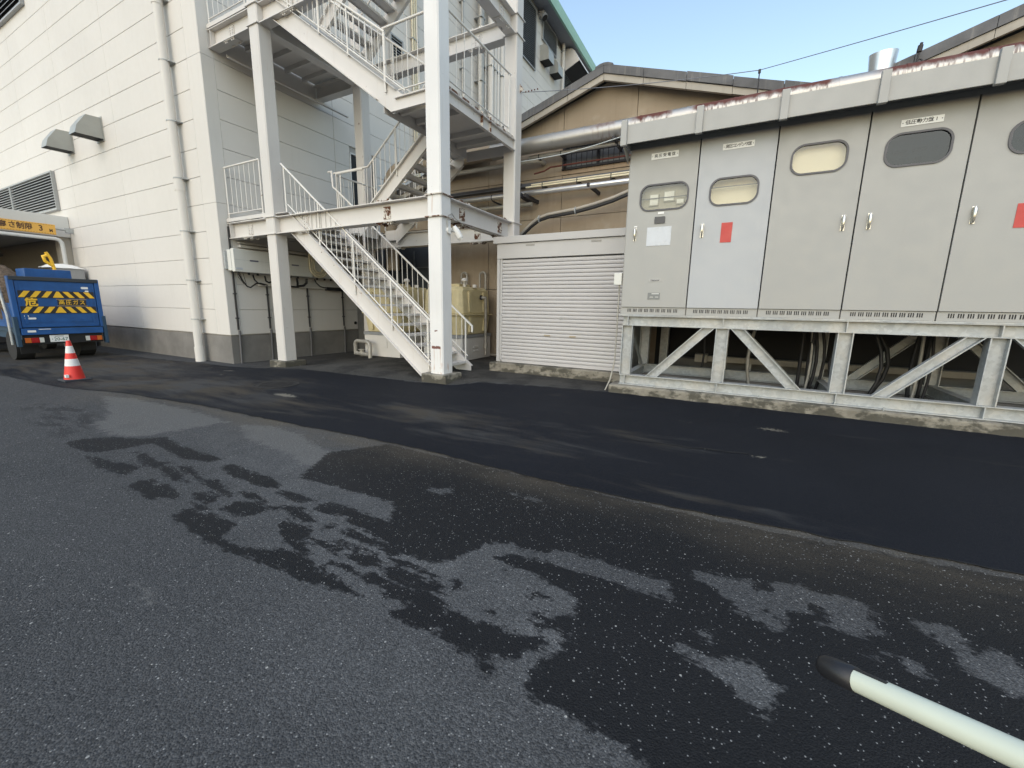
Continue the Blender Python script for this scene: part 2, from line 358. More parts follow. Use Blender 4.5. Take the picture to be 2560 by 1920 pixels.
# ------------------------------------------------------------------ the yard: outlines of damp and dry patches on the asphalt, in metres
WET = [[[-5.75,1.38],[-5.78,1.5],[-5.63,1.67],[-5.33,1.78],[-5.14,1.96],[-4.74,1.91],[-4.33,1.9],[-3.98,1.91],[-3.99,1.82],[-4.31,1.74],[-4.65,1.78],[-5.03,1.81],[-5.05,1.66],[-5.09,1.54],[-5.14,1.42],[-5.33,1.37]],[[-5.08,1.34],[-4.92,1.38],[-4.65,1.4],[-4.49,1.47],[-4.35,1.45],[-4.26,1.31],[-4.46,1.31],[-4.68,1.28]],[[-4.87,1.61],[-4.69,1.63],[-4.37,1.59],[-4.27,1.65],[-4.24,1.51],[-4.46,1.51]],[[-4.28,1.57],[-4.11,1.59],[-3.68,1.5],[-3.83,1.47],[-4.09,1.5]],[[-3.98,1.24],[-4.04,1.35],[-3.94,1.39],[-3.84,1.34],[-3.76,1.41],[-3.52,1.37],[-3.43,1.32],[-3.54,1.29],[-3.58,1.21],[-3.74,1.24]],[[-4.16,1.66],[-3.97,1.67],[-3.62,1.59],[-3.53,1.65],[-3.12,1.53],[-3.23,1.51],[-3.48,1.55],[-3.79,1.59],[-3.98,1.59]],[[-3.83,1.83],[-3.75,1.9],[-3.48,1.86],[-3.27,1.89],[-3.03,1.85],[-2.97,1.79],[-3.15,1.74],[-3.35,1.75],[-3.59,1.75]],[[-3.43,1.42],[-3.39,1.48],[-3.19,1.47],[-3.15,1.43],[-3.27,1.39]],[[-3.27,1.35],[-3.2,1.38],[-3.06,1.35],[-3.1,1.32],[-3.2,1.33]],[[-3.18,1.2],[-3.17,1.3],[-2.95,1.32],[-2.68,1.33],[-2.67,1.27],[-2.61,1.21],[-2.46,1.19],[-2.29,1.24],[-2.16,1.31],[-2.05,1.33],[-1.93,1.32],[-1.89,1.28],[-1.69,1.28],[-1.47,1.25],[-1.59,1.23],[-1.74,1.19],[-1.87,1.18],[-2.03,1.18],[-2.2,1.17],[-2.44,1.14],[-2.64,1.13],[-2.88,1.15],[-3.08,1.17]],[[-3.0,1.39],[-3.01,1.51],[-2.88,1.58],[-2.72,1.56],[-2.71,1.47],[-2.74,1.41],[-2.85,1.39]],[[-3.2,1.6],[-3.03,1.66],[-2.82,1.6],[-2.97,1.58]],[[-2.95,1.76],[-2.78,1.8],[-2.53,1.8],[-2.62,1.73],[-2.82,1.72]],[[-2.68,1.63],[-2.56,1.68],[-2.28,1.61],[-2.32,1.57],[-2.52,1.58]],[[-2.47,1.7],[-2.44,1.82],[-2.28,1.84],[-2.07,1.83],[-1.69,1.75],[-1.62,1.67],[-1.89,1.74],[-2.09,1.76],[-2.32,1.72]],[[-2.45,1.45],[-2.47,1.52],[-2.21,1.53],[-2.19,1.48],[-2.16,1.41],[-1.99,1.35],[-2.05,1.33],[-2.25,1.36]],[[-2.14,1.45],[-2.02,1.49],[-1.86,1.47],[-1.89,1.43],[-2.02,1.43]],[[-2.09,1.6],[-1.96,1.65],[-1.58,1.62],[-1.52,1.57],[-1.81,1.58],[-1.99,1.59]],[[-1.99,1.51],[-1.84,1.54],[-1.73,1.53],[-1.79,1.5]],[[-1.85,1.44],[-1.73,1.49],[-1.59,1.49],[-1.57,1.45],[-1.69,1.41]],[[-1.84,1.35],[-1.76,1.38],[-1.67,1.38],[-1.68,1.34]],[[-1.65,1.36],[-1.53,1.41],[-1.37,1.41],[-1.29,1.32],[-1.38,1.3],[-1.44,1.35],[-1.58,1.34]],[[-2.21,1.6],[-2.15,1.64],[-2.11,1.61],[-2.15,1.57]],[[-2.77,1.57],[-2.67,1.62],[-2.62,1.58],[-2.7,1.55]],[[-2.25,1.83],[-1.99,1.8],[-1.9,1.88],[-2.08,2.14],[-1.63,2.51],[-1.02,2.58],[-0.72,2.53],[-0.34,2.55],[0.09,2.55],[0.29,2.6],[0.28,2.32],[0.16,2.31],[0.05,2.3],[-0.07,2.27],[-0.23,2.22],[-0.26,2.33],[-0.37,2.33],[-0.4,2.25],[-0.47,2.28],[-0.59,2.35],[-0.71,2.31],[-0.74,2.15],[-0.84,2.02],[-0.98,1.99],[-1.04,2.02],[-1.2,1.93],[-1.19,1.87],[-1.25,1.79],[-1.27,1.68],[-1.34,1.63],[-1.57,1.61],[-1.86,1.68],[-2.08,1.69]],[[-1.58,1.54],[-1.44,1.56],[-1.28,1.55],[-1.19,1.52],[-1.06,1.53],[-1.34,1.51],[-1.52,1.52]],[[-1.75,1.49],[-1.67,1.53],[-1.57,1.47],[-1.6,1.43],[-1.68,1.42]],[[-1.55,1.45],[-1.47,1.49],[-1.33,1.49],[-1.12,1.49],[-1.17,1.44],[-1.39,1.42]],[[-1.62,1.37],[-1.56,1.39],[-1.5,1.37],[-1.58,1.33]],[[-1.4,1.31],[-1.43,1.36],[-1.35,1.41],[-1.22,1.42],[-1.08,1.42],[-1.06,1.34],[-0.98,1.38],[-0.86,1.39],[-0.78,1.39],[-0.66,1.42],[-0.6,1.44],[-0.56,1.39],[-0.61,1.35],[-0.69,1.26],[-0.78,1.23],[-0.89,1.22],[-1.03,1.25],[-1.12,1.22],[-1.26,1.23],[-1.24,1.31]],[[-1.07,1.83],[-0.98,1.92],[-0.76,1.94],[-0.59,1.94],[-0.46,1.96],[-0.3,1.95],[-0.18,1.95],[-0.08,1.93],[0.01,1.9],[0.26,2.01],[0.25,1.8],[0.05,1.84],[-0.08,1.71],[-0.04,1.68],[0.05,1.68],[-0.02,1.57],[0.04,1.59],[0.1,1.56],[0.15,1.48],[0.23,1.48],[0.23,1.41],[-0.33,1.17],[-0.43,1.16],[-0.51,1.17],[-0.56,1.2],[-0.56,1.27],[-0.51,1.39],[-0.49,1.48],[-0.52,1.52],[-0.62,1.49],[-0.71,1.53],[-0.67,1.56],[-0.59,1.57],[-0.52,1.64],[-0.53,1.72],[-0.58,1.77],[-0.69,1.78],[-0.81,1.82],[-0.98,1.82]],[[-0.22,2.25],[-0.15,2.23],[-0.04,2.16],[0.09,2.08],[0.16,2.05],[0.26,2.01],[0.01,1.86],[-0.1,1.95],[-0.17,2.09]],[[-0.33,2.15],[-0.28,2.19],[-0.2,2.14],[-0.24,2.08]],[[-0.58,2.19],[-0.49,2.22],[-0.52,2.15]],[[-0.77,1.66],[-0.72,1.7],[-0.7,1.66],[-0.75,1.64]],[[-0.9,1.45],[-0.86,1.48],[-0.85,1.45]],[[-0.96,1.77],[-0.94,1.78],[-0.92,1.74]],[[-0.67,1.67],[-0.65,1.68],[-0.64,1.64]],[[-1.16,1.55],[-1.14,1.6],[-1.1,1.55],[-1.12,1.52]],[[-0.77,1.22],[-0.7,1.22],[-0.69,1.18],[-0.72,1.16]],[[-0.2,2.54],[-0.16,2.56],[0.41,2.67],[0.97,2.71],[1.49,2.9],[1.08,1.95],[0.11,1.42],[-0.06,1.39],[-0.2,2.54]],[[-0.33,1.17],[-0.05,1.51],[1.33,2.27],[1.05,1.67],[-0.05,1.07],[-0.1,1.13],[-0.18,1.16]]]
DRY = [[[-0.1,2.24],[-0.05,2.29],[0.08,2.29],[0.22,2.33],[0.23,2.26],[0.29,2.27],[0.32,2.39],[0.43,2.41],[0.53,2.39],[0.63,2.43],[0.7,2.4],[0.78,2.31],[0.74,2.31],[0.69,2.3],[0.73,2.2],[0.64,2.15],[0.64,2.1],[0.54,2.12],[0.48,2.13],[0.53,2.19],[0.5,2.27],[0.46,2.26],[0.47,2.2],[0.36,2.15],[0.35,2.06],[0.27,2.11],[0.35,2.01],[0.29,1.98],[0.22,2.01],[0.12,2.02],[0.16,2.05],[0.03,2.16]],[[0.85,2.37],[0.93,2.39],[1.01,2.41],[1.04,2.32],[1.0,2.27],[1.03,2.25],[1.1,2.32],[1.15,2.31],[1.2,2.24],[1.12,2.04],[1.04,2.05],[0.97,2.1],[0.93,2.18],[0.96,2.2],[0.92,2.28],[0.86,2.29]],[[-0.1,1.72],[-0.02,1.69],[0.06,1.69],[0.17,1.73],[0.19,1.76],[0.23,1.75],[0.24,1.7],[0.29,1.67],[0.32,1.67],[0.28,1.61],[0.24,1.49],[0.17,1.53],[0.11,1.58],[0.06,1.61],[-0.0,1.63],[-0.09,1.64]],[[-0.03,1.81],[0.05,1.82],[0.06,1.76],[0.04,1.77],[-0.01,1.78]],[[0.66,2.07],[0.75,2.08],[0.8,2.05],[0.83,1.99],[0.79,1.99],[0.74,1.99],[0.74,2.05]],[[0.63,2.03],[0.66,2.02],[0.64,1.99]],[[-1.99,2.35],[-1.82,2.46],[-1.75,2.39],[-1.8,2.34],[-1.94,2.31]],[[-1.46,2.63],[-1.29,2.63],[-1.14,2.61],[-1.03,2.55],[-1.16,2.56],[-1.37,2.59]],[[-2.2,1.93],[-2.12,2.01],[-1.89,1.88],[-1.87,1.84],[-1.98,1.84],[-2.11,1.88]]]
LIGHT = [[[-5.04,2.62],[-4.64,2.77],[-4.08,2.76],[-3.36,2.54],[-2.77,2.33],[-2.53,2.23],[-2.41,2.13],[-2.41,2.01],[-2.72,2.03],[-3.05,2.11],[-3.53,2.26],[-3.97,2.31],[-4.47,2.37]],[[-2.54,0.75],[-2.53,0.77],[-2.24,0.74],[-2.27,0.7]],[[-8.32,2.46],[-7.59,2.6],[-6.16,2.68],[-5.18,2.63],[-5.3,2.1],[-5.4,1.8],[-5.72,1.69],[-6.31,1.75],[-6.81,2.05]]]
SMEAR = [[[-8.36,1.63],[-8.44,1.85],[-7.35,2.07],[-6.62,1.95],[-6.13,1.68],[-6.1,1.54],[-5.84,1.4],[-6.23,1.39],[-6.87,1.41],[-7.83,1.54]]]
def poly_sd(P, poly):
    """signed distance to a closed outline, positive inside, clipped at 0.3 m"""
    poly = np.array(poly, float); out = np.full(len(P), -0.3)
    lo = poly.min(0)-0.3; hi = poly.max(0)+0.3
    ix = np.where((P[:,0] > lo[0]) & (P[:,0] < hi[0]) & (P[:,1] > lo[1]) & (P[:,1] < hi[1]))[0]
    if not len(ix): return out
    q = P[ix]; d = np.full(len(ix), 1e9); ins = np.zeros(len(ix), bool)
    for i in range(len(poly)):
        a = poly[i]; b = poly[(i+1) % len(poly)]; e = b-a; w = q-a
        t = np.clip((w@e)/max(1e-12, e@e), 0, 1)
        d = np.minimum(d, np.hypot(*(w - t[:,None]*e).T))
        c = (a[1] > q[:,1]) != (b[1] > q[:,1])
        if e[1] != 0: ins ^= c & (q[:,0] < a[0] + (q[:,1]-a[1])/e[1]*e[0])
    out[ix] = np.clip(np.where(ins, d, -d), -0.3, 0.3)
    return out
def union(P, polys):
    o = np.full(len(P), -0.3)
    for p in polys: o = np.maximum(o, poly_sd(P, p))
    return o
def blobs(P, L):
    o = np.zeros(len(P))
    for x, y, rx, ry, a in L: o = np.maximum(o, a*np.exp(-((P[:,0]-x)/rx)**2-((P[:,1]-y)/ry)**2))
    return o
vgz = np.vectorize(gz)
def sheet(name, xs, ys, zf, mat, attrs, warp=None):
    X, Y = np.meshgrid(xs, ys)
    if warp: X, Y = warp(X, Y)
    P = np.stack([X.ravel(), Y.ravel()], 1)
    Z = zf(P)
    nx, ny = len(xs), len(ys)
    idx = np.arange(nx*ny).reshape(ny, nx)
    F = np.stack([idx[:-1,:-1], idx[:-1,1:], idx[1:,1:], idx[1:,:-1]], -1).reshape(-1, 4)
    me = bpy.data.meshes.new(name)
    me.vertices.add(len(P)); me.vertices.foreach_set('co', np.column_stack([P, Z]).ravel().astype(np.float32))
    me.loops.add(F.size); me.loops.foreach_set('vertex_index', F.ravel().astype(np.int32))
    me.polygons.add(len(F)); me.polygons.foreach_set('loop_start', np.arange(0, F.size, 4, dtype=np.int32))
    me.update(calc_edges=True); me.validate()
    me.polygons.foreach_set('use_smooth', [True]*len(me.polygons))
    for k, f in attrs.items():
        a = me.attributes.new(k, 'FLOAT', 'POINT'); a.data.foreach_set('value', f(P).astype(np.float32))
    me.materials.append(mat)
    o = link(name, me); o['kind'] = 'structure'; return o
NEAR = ([-60,-20,-14,-9.36,-7.4,-6.24,-5.26,-2.88,-0.8,1.53,6,30],[1.2,2.1,2.35,2.63,2.75,2.875,2.9,3.02,2.95,3.12,3.3,4])
FAR = ([-60,-20,-14,-11.4,-8.3,-7.1,-5.4,-4.4,-3.96,-2.87,-1.7,6,30],[5.0,5.0,5.2,5.5,5.67,5.71,5.8,5.86,6.2,6.36,6.5,6.5,6.5])
def asphalt_aggregate(g, scale=150):
    v = g.n('ShaderNodeTexVoronoi'); v.inputs['Scale'].default_value = scale; g.l(g.pos, v.inputs['Vector'])
    s = g.n('ShaderNodeSeparateColor'); g.l(v.outputs['Color'], s.inputs[0]); return s.outputs[0], s.outputs[1], v.outputs['Distance']
def old_asphalt():
    g = NG('old_asphalt')
    a, b, dist = asphalt_aggregate(g, 150)
    n1 = g.noise(0.55, 4); n2 = g.noise(3.0, 5, 0.6); n3 = g.noise(40, 3)
    base = g.mix(g.ramp(n1, 0.3, 0.7), (0.036, 0.0375, 0.039), (0.052, 0.053, 0.0545))
    base = g.mix(g.ramp(n2, 0.35, 0.75, 0, 0.5), base, (0.066, 0.066, 0.065))
    base = g.mix(g.ramp(a, 0.0, 1.0, 0.0, 0.75), base, (0.115, 0.115, 0.115))
    base = g.mix(g.math('MULTIPLY', g.attr('pale'), g.ramp(g.noise(5, 4), .3, .7, .45, .9)), base, g.mix(g.ramp(a, 0, 1), (0.095, 0.096, 0.096), (0.175, 0.175, 0.173)))
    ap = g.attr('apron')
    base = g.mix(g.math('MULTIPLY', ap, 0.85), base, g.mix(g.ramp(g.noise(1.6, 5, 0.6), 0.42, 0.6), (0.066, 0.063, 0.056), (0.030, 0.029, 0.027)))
    dust = g.math('MULTIPLY', g.attr('dust'), g.ramp(g.noise(2.2, 5, 0.6, g.scaled(0.5, 1.6, 1)), 0.30, 0.66, 0.25, 1.0))
    base = g.mix(g.math('MULTIPLY', dust, 0.8), base, (0.125, 0.108, 0.082))
    lt = g.ramp(g.math('ADD', g.attr('light'), g.math('MULTIPLY', g.math('SUBTRACT', g.noise(9, 6, 0.72), 0.5), 0.42)), -0.02, 0.06, 0, 0.62)
    base = g.mix(lt, base, (0.17, 0.166, 0.157))
    e = g.math('ADD', g.math('MULTIPLY', g.math('SUBTRACT', g.noise(16, 4, 0.65), 0.5), 0.085), g.math('ADD', g.math('MULTIPLY', g.math('SUBTRACT', n3, 0.5), 0.06), g.math('MULTIPLY', g.math('SUBTRACT', g.noise(26, 4, 0.65, g.scaled(0.32, 1.2, 1)), 0.5), 0.13)))
    wet = g.ramp(g.math('ADD', g.attr('wet'), e), -0.020, 0.010)
    smear = g.math('MULTIPLY', g.ramp(g.attr('smear'), -0.05, 0.12), g.ramp(g.noise(4.5, 4, 0.6, g.scaled(0.6, 1.8, 1)), 0.46, 0.58, 0, 0.55))
    wet = g.math('MAXIMUM', wet, smear)
    wetc = g.mix(g.math('MULTIPLY', dust, 0.85), (0.0085, 0.009, 0.0105), (0.072, 0.060, 0.044))
    col = g.mix(g.math('MULTIPLY', wet, 0.93), base, wetc)
    col = g.mix(g.ramp(g.noise(75, 4, 0.7), 0.34, 0.62, 0.42, 0.0), col, (0.006, 0.006, 0.007))
    # pale stones showing in the surface, and crumbs lying on it
    st = g.math('MULTIPLY', g.ramp(b, 0.968, 0.985), g.ramp(dist, 0.62, 0.35))
    col = g.mix(g.math('MULTIPLY', st, 0.75), col, (0.34, 0.335, 0.32))
    v2 = g.n('ShaderNodeTexVoronoi'); v2.inputs['Scale'].default_value = 42; g.l(g.pos, v2.inputs['Vector'])
    s2 = g.n('ShaderNodeSeparateColor'); g.l(v2.outputs['Color'], s2.inputs[0])
    cr = g.math('MULTIPLY', g.ramp(s2.outputs[0], 0.986, 0.99), g.ramp(v2.outputs['Distance'], 0.24, 0.16))
    col = g.mix(g.math('MULTIPLY', cr, 0.8), col, (0.42, 0.41, 0.38))
    col = g.mix(g.ramp(g.noise(0.9, 3), 0.60, 0.66, 0, 0.12), col, (0.028, 0.03, 0.033))
    g.fin(col, g.ramp(wet, 0, 1, 0.9, 0.7), 0, 0.18)
    h = g.math('ADD', g.math('MULTIPLY', dist, -0.8), g.math('MULTIPLY', n3, 0.6))
    g.bump(h, 0.75, 0.006); return g.m
def new_asphalt():
    g = NG('new_asphalt')
    a, b, dist = asphalt_aggregate(g, 190)
    base = g.mix(g.ramp(g.noise(0.7, 4), 0.3, 0.7), (0.0058, 0.0070, 0.0105), (0.0088, 0.0102, 0.0145))
    base = g.mix(g.ramp(a, 0.2, 1.0, 0.0, 0.5), base, (0.0165, 0.018, 0.022))
    d = g.attr('dust')
    sm = g.noise(2.4, 6, 0.65, g.scaled(0.42, 2.0, 1), 0.6)
    f = g.ramp(g.math('ADD', sm, g.math('MULTIPLY', d, 0.50)), 0.58, 0.98)
    base = g.mix(g.math('MULTIPLY', f, 0.95), base, g.mix(g.ramp(g.noise(1.2, 3), 0.4, 0.6), (0.056, 0.055, 0.053), (0.06, 0.052, 0.041)))
    lt = g.ramp(g.math('ADD', g.attr('light'), g.math('MULTIPLY', g.math('SUBTRACT', g.noise(26, 6, 0.75), 0.5), 1.3)), 0.42, 0.62)
    base = g.mix(lt, base, (0.17, 0.155, 0.125))
    g.fin(base, g.ramp(f, 0, 1, 0.78, 0.9), 0, 0.16)
    g.bump(g.math('ADD', g.math('MULTIPLY', dist, -0.6), g.noise(60, 3)), 0.6, 0.004); return g.m
gx = np.concatenate([[-400,-200,-100,-60,-42,-34,-28,-24,-21,-19,-17.5,-16,-15,-14,-13.4,-12.8,-12.2], np.arange(-11.8,-7.4,0.1), np.arange(-7.4,3.4,0.028), [3.6,4,5,6.5,9,14,25,60,150,400]])
gy = np.concatenate([[-400,-150,-60,-25,-12,-7,-4,-2.5,-1.5,-0.8,-0.3,0.0,0.2], np.arange(0.34,2.2,0.026), np.arange(2.2,3.5,0.05), np.arange(3.5,7.4,0.12), [7.8,8.5,9.5,11,14,20,35,60,150,400]])
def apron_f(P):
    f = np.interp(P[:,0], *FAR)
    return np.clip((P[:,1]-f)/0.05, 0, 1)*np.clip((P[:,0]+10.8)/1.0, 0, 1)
def dust_f(P):
    n = np.interp(P[:,0], *NEAR); d = n-P[:,1]
    w = 0.34 + 0.10*np.sin(P[:,0]*1.3) + 0.06*np.sin(P[:,0]*3.7)
    return np.where(d > -0.4, np.exp(-(np.maximum(d, 0)/w)**2), 0)*np.clip((P[:,0]+10)/2.5, 0, 1)
sheet('ground', gx, gy, lambda P: vgz(P[:,0], P[:,1]), old_asphalt(), {
    'wet': lambda P: np.minimum(union(P, WET + [[(-3.0,2.0),(-3.3,2.5),(-3.0,2.97),(0,2.93),(3.6,3.2),(3.6,1.9),(1,2.1),(-1.5,2.1)]]), -union(P, DRY)), 'light': lambda P: union(P, LIGHT),
    'smear': lambda P: union(P, SMEAR), 'apron': apron_f, 'dust': dust_f,
    'pale': lambda P: blobs(P, [(-1.6,1.62,.9,.45,1),(-.4,1.5,.8,.4,1),(.4,1.55,.8,.4,.95),(1.3,1.8,.8,.5,.9),(-2.6,1.9,1.0,.5,.85),(-3.4,2.1,1.0,.5,.7),(-1.0,1.0,.8,.35,.55),(-.2,.7,.6,.4,.5),(-4.3,2.3,1.2,.5,.5)])})
rng = np.random.default_rng(3)
jag1 = np.interp(np.arange(-60, 31, 0.07), np.arange(-60, 31, 0.07), rng.normal(0, 0.009, 1300)); jx = np.arange(-60, 31, 0.07)
jag2 = rng.normal(0, 0.022, 1300)
def warp(X, T):
    n = np.interp(X, *NEAR) + np.interp(X, jx, jag1); f = np.interp(X, *FAR) + np.interp(X, jx, jag2)
    return X, n + (f-n)*T
sx = np.concatenate([[-60,-40,-28,-22,-19,-17], np.arange(-15.5,-9,0.12), np.arange(-9,3.6,0.06), [4,5,6.5,9,14,30]])
CRUMBS = [(-.44,5.5,.14,.035,.7),(.53,5.68,.26,.13,.62),(-.11,5.35,.12,.03,.5),(.86,5.85,.07,.03,.6),(.32,4.54,.13,.05,.95),(-.11,4.49,.09,.025,.8),(-6.0,3.86,.35,.10,.85),(-9.17,4.54,.12,.06,.7),(-10.8,5.2,.10,.05,.8),(-9.8,5.07,.28,.06,.9)]
sheet('asphalt_strip', sx, np.linspace(0, 1, 34), lambda P: vgz(P[:,0], P[:,1])+0.005, new_asphalt(), {
    'dust': lambda P: blobs(P, [(-3.3,4.1,1.3,.5,.75),(-2.2,3.7,1.3,.35,.55),(-5.9,3.5,1.4,.5,.75),(-8.0,3.6,2.0,.8,.95),(-7.0,4.5,.9,.5,.6),(-12.5,4,2.8,1.6,.95),(-9.6,3.2,1.5,.7,.95),(-17,3.5,4,3,1),(-1.0,4.5,1.0,.25,.4),(-0.2,3.2,1.2,.12,.35)]),
    'light': lambda P: blobs(P, CRUMBS)}, warp)
# cracks: the seam between the two surfaces and a short open crack in the strip
def ribbon(name, pts, w, mat, dz=0.009):
    m = M(); n = len(pts)
    for i in range(n-1):
        (x0, y0), (x1, y1) = pts[i], pts[i+1]
        w0, w1 = w*(0.5+rng.random()), w*(0.5+rng.random())
        if i == 0: w0 = 0.002
        if i == n-2: w1 = 0.002
        m.add([(x0, y0-w0, gz(x0,y0)+dz), (x1, y1-w1, gz(x1,y1)+dz), (x1, y1+w1, gz(x1,y1)+dz), (x0, y0+w0, gz(x0,y0)+dz)], [(0,1,2,3)])
    o = m.obj(name, mat); o['kind'] = 'structure'; return o
crack_m = plain('crack_black', (0.006, 0.006, 0.007), 0.95)
seam = [(x, float(np.interp(x, *NEAR)+np.interp(x, jx, jag1))) for x in np.arange(-8.6, 3.4, 0.07)]
ribbon('asphalt_seam', seam, 0.006, crack_m)
cr = [(-.98,4.44),(-.76,4.40),(-.53,4.45),(-.29,4.45),(-.11,4.49),(.11,4.52),(.32,4.55)]
cr2 = []
for i in range(len(cr)-1):
    for t in (0, .25, .5, .75): cr2.append((cr[i][0]+(cr[i+1][0]-cr[i][0])*t, cr[i][1]+(cr[i+1][1]-cr[i][1])*t + rng.normal(0, .008)))
ribbon('asphalt_crack', cr2, 0.016, crack_m, 0.010)
# manhole
t = thing('manhole_cover', 'round rusty manhole cover set flush in the dark asphalt strip', 'manhole cover', (-6.92, 4.30, gz(-6.92,4.3)))
zz = gz(-6.92, 4.3)
M().lathe([(0.36,0.0),(0.36,0.012),(0.325,0.012),(0.325,0.006)], -6.92, 4.30, 40, False, base=zz).obj('ring', manhole_m, t)
m = M().lathe([(0.318,0.004),(0.318,0.012),(0.001,0.012)], -6.92, 4.30, 40, False, base=zz)
for i in range(-4, 5):
    for j in range(-4, 5):
        if math.hypot(i, j) < 4.2: m.box(-6.92+i*.066-.022, 4.30+j*.066-.022, zz+.012, -6.92+i*.066+.022, 4.30+j*.066+.022, zz+.016)
m.obj('cover_plate', manhole_m, t)

# ------------------------------------------------------------------ the white factory building
W, YF, Z0, DZ, HT = -11.05, 5.815, 0.594, 0.6245, 17.25
bld = thing('factory_building', 'tall white factory building of horizontal concrete panels with a green roof gutter', 'building', (W, YF, 0))
m = M().box(-46, YF+.045, -.4, W-.045, 34, HT)
m.obj('wall', joint, bld)
def base_poly():
    return [(-46, YF+.02), (W-.02, YF+.02), (W-.02, 9.85), (W-.20, 9.85), (W-.20, YF+.2), (-46, YF+.2)]
M().prism(base_poly(), 'z', -.4, Z0-.02).obj('foundation', concrete, bld, bevel=.012)
G2 = 0.0035
def panel_mesh(w, h, axis):
    """a wall panel w long and h high with chamfered arrises; its origin is the lower near corner of the outer face"""
    c = .006; d = .045; m = M()
    ring = lambda o, k: [(o, k), (w-o, k), (w-o, h-k), (o, h-k)]
    pts = []
    for o, y in ((G2, d), (G2, c), (G2+c, 0)):
        for u, v in ring(o, o): pts.append((u, y, v) if axis == 'x' else (-y, u, v))
    fs = [(8,9,10,11)] + [(i, (i+1) % 4, 4+(i+1) % 4, 4+i) for i in range(4)] + [(4+i, 4+(i+1) % 4, 8+(i+1) % 4, 8+i) for i in range(4)]
    m.add(pts, fs); return m.mesh('panel', facade)
pcache = {}
def panel(x, y, z, w, h, axis):
    k = (round(w, 3), round(h, 3), axis)
    if k not in pcache: pcache[k] = panel_mesh(w, h, axis)
    link('panel', pcache[k], bld, loc=rel(bld, (x, y, z)))
ex = [-11.6, -15.6, -19.05, -22.5, -25.95, -29.4]
for k in range(18):
    for i in range(5):
        if Z0+k*DZ > 11.5: continue
        panel(ex[i+1], YF, Z0+k*DZ, ex[i]-ex[i+1], DZ, 'x')
ey = [6.10, 9.29, 12.49, 15.69, 18.89, 22.09, 25.29, 28.49, 32.0]
for k in range(27):
    for i in range(8):
        z = Z0+k*DZ; ym = (ey[i]+ey[i+1])/2
        if z > 1.4+0.74*ey[i+1]+.3: continue
        if i >= 2 and z < 4.5: continue
        if i >= 5 and z < 9.0: continue
        if i == 1 and z < 6.0:
            panel(W, 9.29, z, 0.55, DZ, 'y'); panel(W, 10.85, z, 1.64, DZ, 'y')
        else: panel(W, ey[i], z, ey[i+1]-ey[i], DZ, 'y')
def corner_mesh(h):
    c = .012; m = M()
    out = [(W-.55+G2, YF), (W-c, YF), (W, YF+c), (W, 6.10-G2), (W-.045, 6.10-G2), (W-.045, YF+.045), (W-.55+G2, YF+.045)]
    return m.prism(out, 'z', G2, h-G2)
for k in range(4):
    corner_mesh(5*DZ).obj('corner_panel', facade, bld).location = (0, 0, Z0+5*DZ*k)
# plain cladding above the part one can see
M().box(-46, YF, 11.9, W-.56, YF+.04, HT).obj('upper_cladding', facade, bld)
M().box(W-.04, 6.10, 16.9, W, 33, HT).obj('upper_cladding', facade, bld)
M().box(-46, YF, Z0, -29.42, YF+.04, 11.88).obj('end_cladding', facade, bld)
# green gutter and soffit along the side
M().box(W-.1, 5.2, HT+.02, -10.32, 34.3, HT+.07).obj('soffit', soffit_grey, bld)
M().prism([(-10.32, HT-.02), (-10.20, HT-.02), (-10.17, HT+.22), (-10.21, HT+.24), (-10.19, HT+.56), (-10.32, HT+.56)], 'y', 5.2, 34.3).obj('gutter', green_roof, bld)
M().box(-46, 5.2, HT+.08, -10.36, 34.2, HT+.30).obj('roof', soffit_grey, bld)
# doorways of the side wall
M().box(W-.3, 9.87, 3.3, W-.02, 10.83, 5.98).obj('door', slot_dark, bld)
M().box(W-.04, 9.845, 3.3, W+.015, 9.875, 6.02).box(W-.04, 9.845, 6.0, W+.015, 10.85, 6.03).obj('door_frame', white_label, bld)
M().box(W-.3, 9.87, 0.0, W-.06, 10.83, 2.6).obj('doorway', slot_dark, bld)
M().tube([(W-.03, 9.72, .80), (W+.02, 9.72, .80)], .05, 12).obj('pipe_hole', ink, bld)

# louvres, hoods, pipes on the building
def louvre_x(name, x0, x1, z0, z1, label, n, group=None):
    t = thing(name, label, 'louvre', ((x0+x1)/2, YF, z0), group)
    f = M(); b = .045; y0 = YF-.10; y1 = YF-.003
    f.box(x0, y0, z0, x1, y1, z0+b).box(x0, y0, z1-b, x1, y1, z1).box(x0, y0, z0+b, x0+b, y1, z1-b).box(x1-b, y0, z0+b, x1, y1, z1-b)
    f.obj('frame', louvre_grey, t)
    M().box(x0+b, YF-.02, z0+b, x1-b, YF-.004, z1-b).obj('backing', slot_dark, t)
    st = (z1-z0-2*b)/n
    sm = M().add([(x0+b,-.09,0),(x1-b,-.09,0),(x1-b,-.02,st*.80),(x0+b,-.02,st*.80),(x0+b,-.09,-.012),(x1-b,-.09,-.012),(x1-b,-.02,st*.80-.012),(x0+b,-.02,st*.80-.012)],
                 [(0,1,2,3),(7,6,5,4),(4,5,1,0),(6,7,3,2),(5,6,2,1),(7,4,0,3)]).mesh('slat', louvre_grey, (0,0,0))
    for v in sm.vertices: v.co.x -= (x0+x1)/2
    for i in range(n): link('slat', sm, t, loc=(0, 0, b+st*(i+.12)))
    return t
louvre_x('wall_louvre', -24.58, -20.35, 4.36, 5.57, 'grey slatted wall louvre above the carport sign, nearer to the drainpipe', 13, 'low louvres on the white wall')
louvre_x('wall_louvre', -28.85, -24.62, 4.36, 5.57, 'grey slatted wall louvre above the carport sign, cut by the edge of the photo', 13, 'low louvres on the white wall')
louvre_x('wall_louvre', -25.5, -20.4, 10.36, 12.2, 'dark slatted louvre high on the white wall in the upper corner', 12)
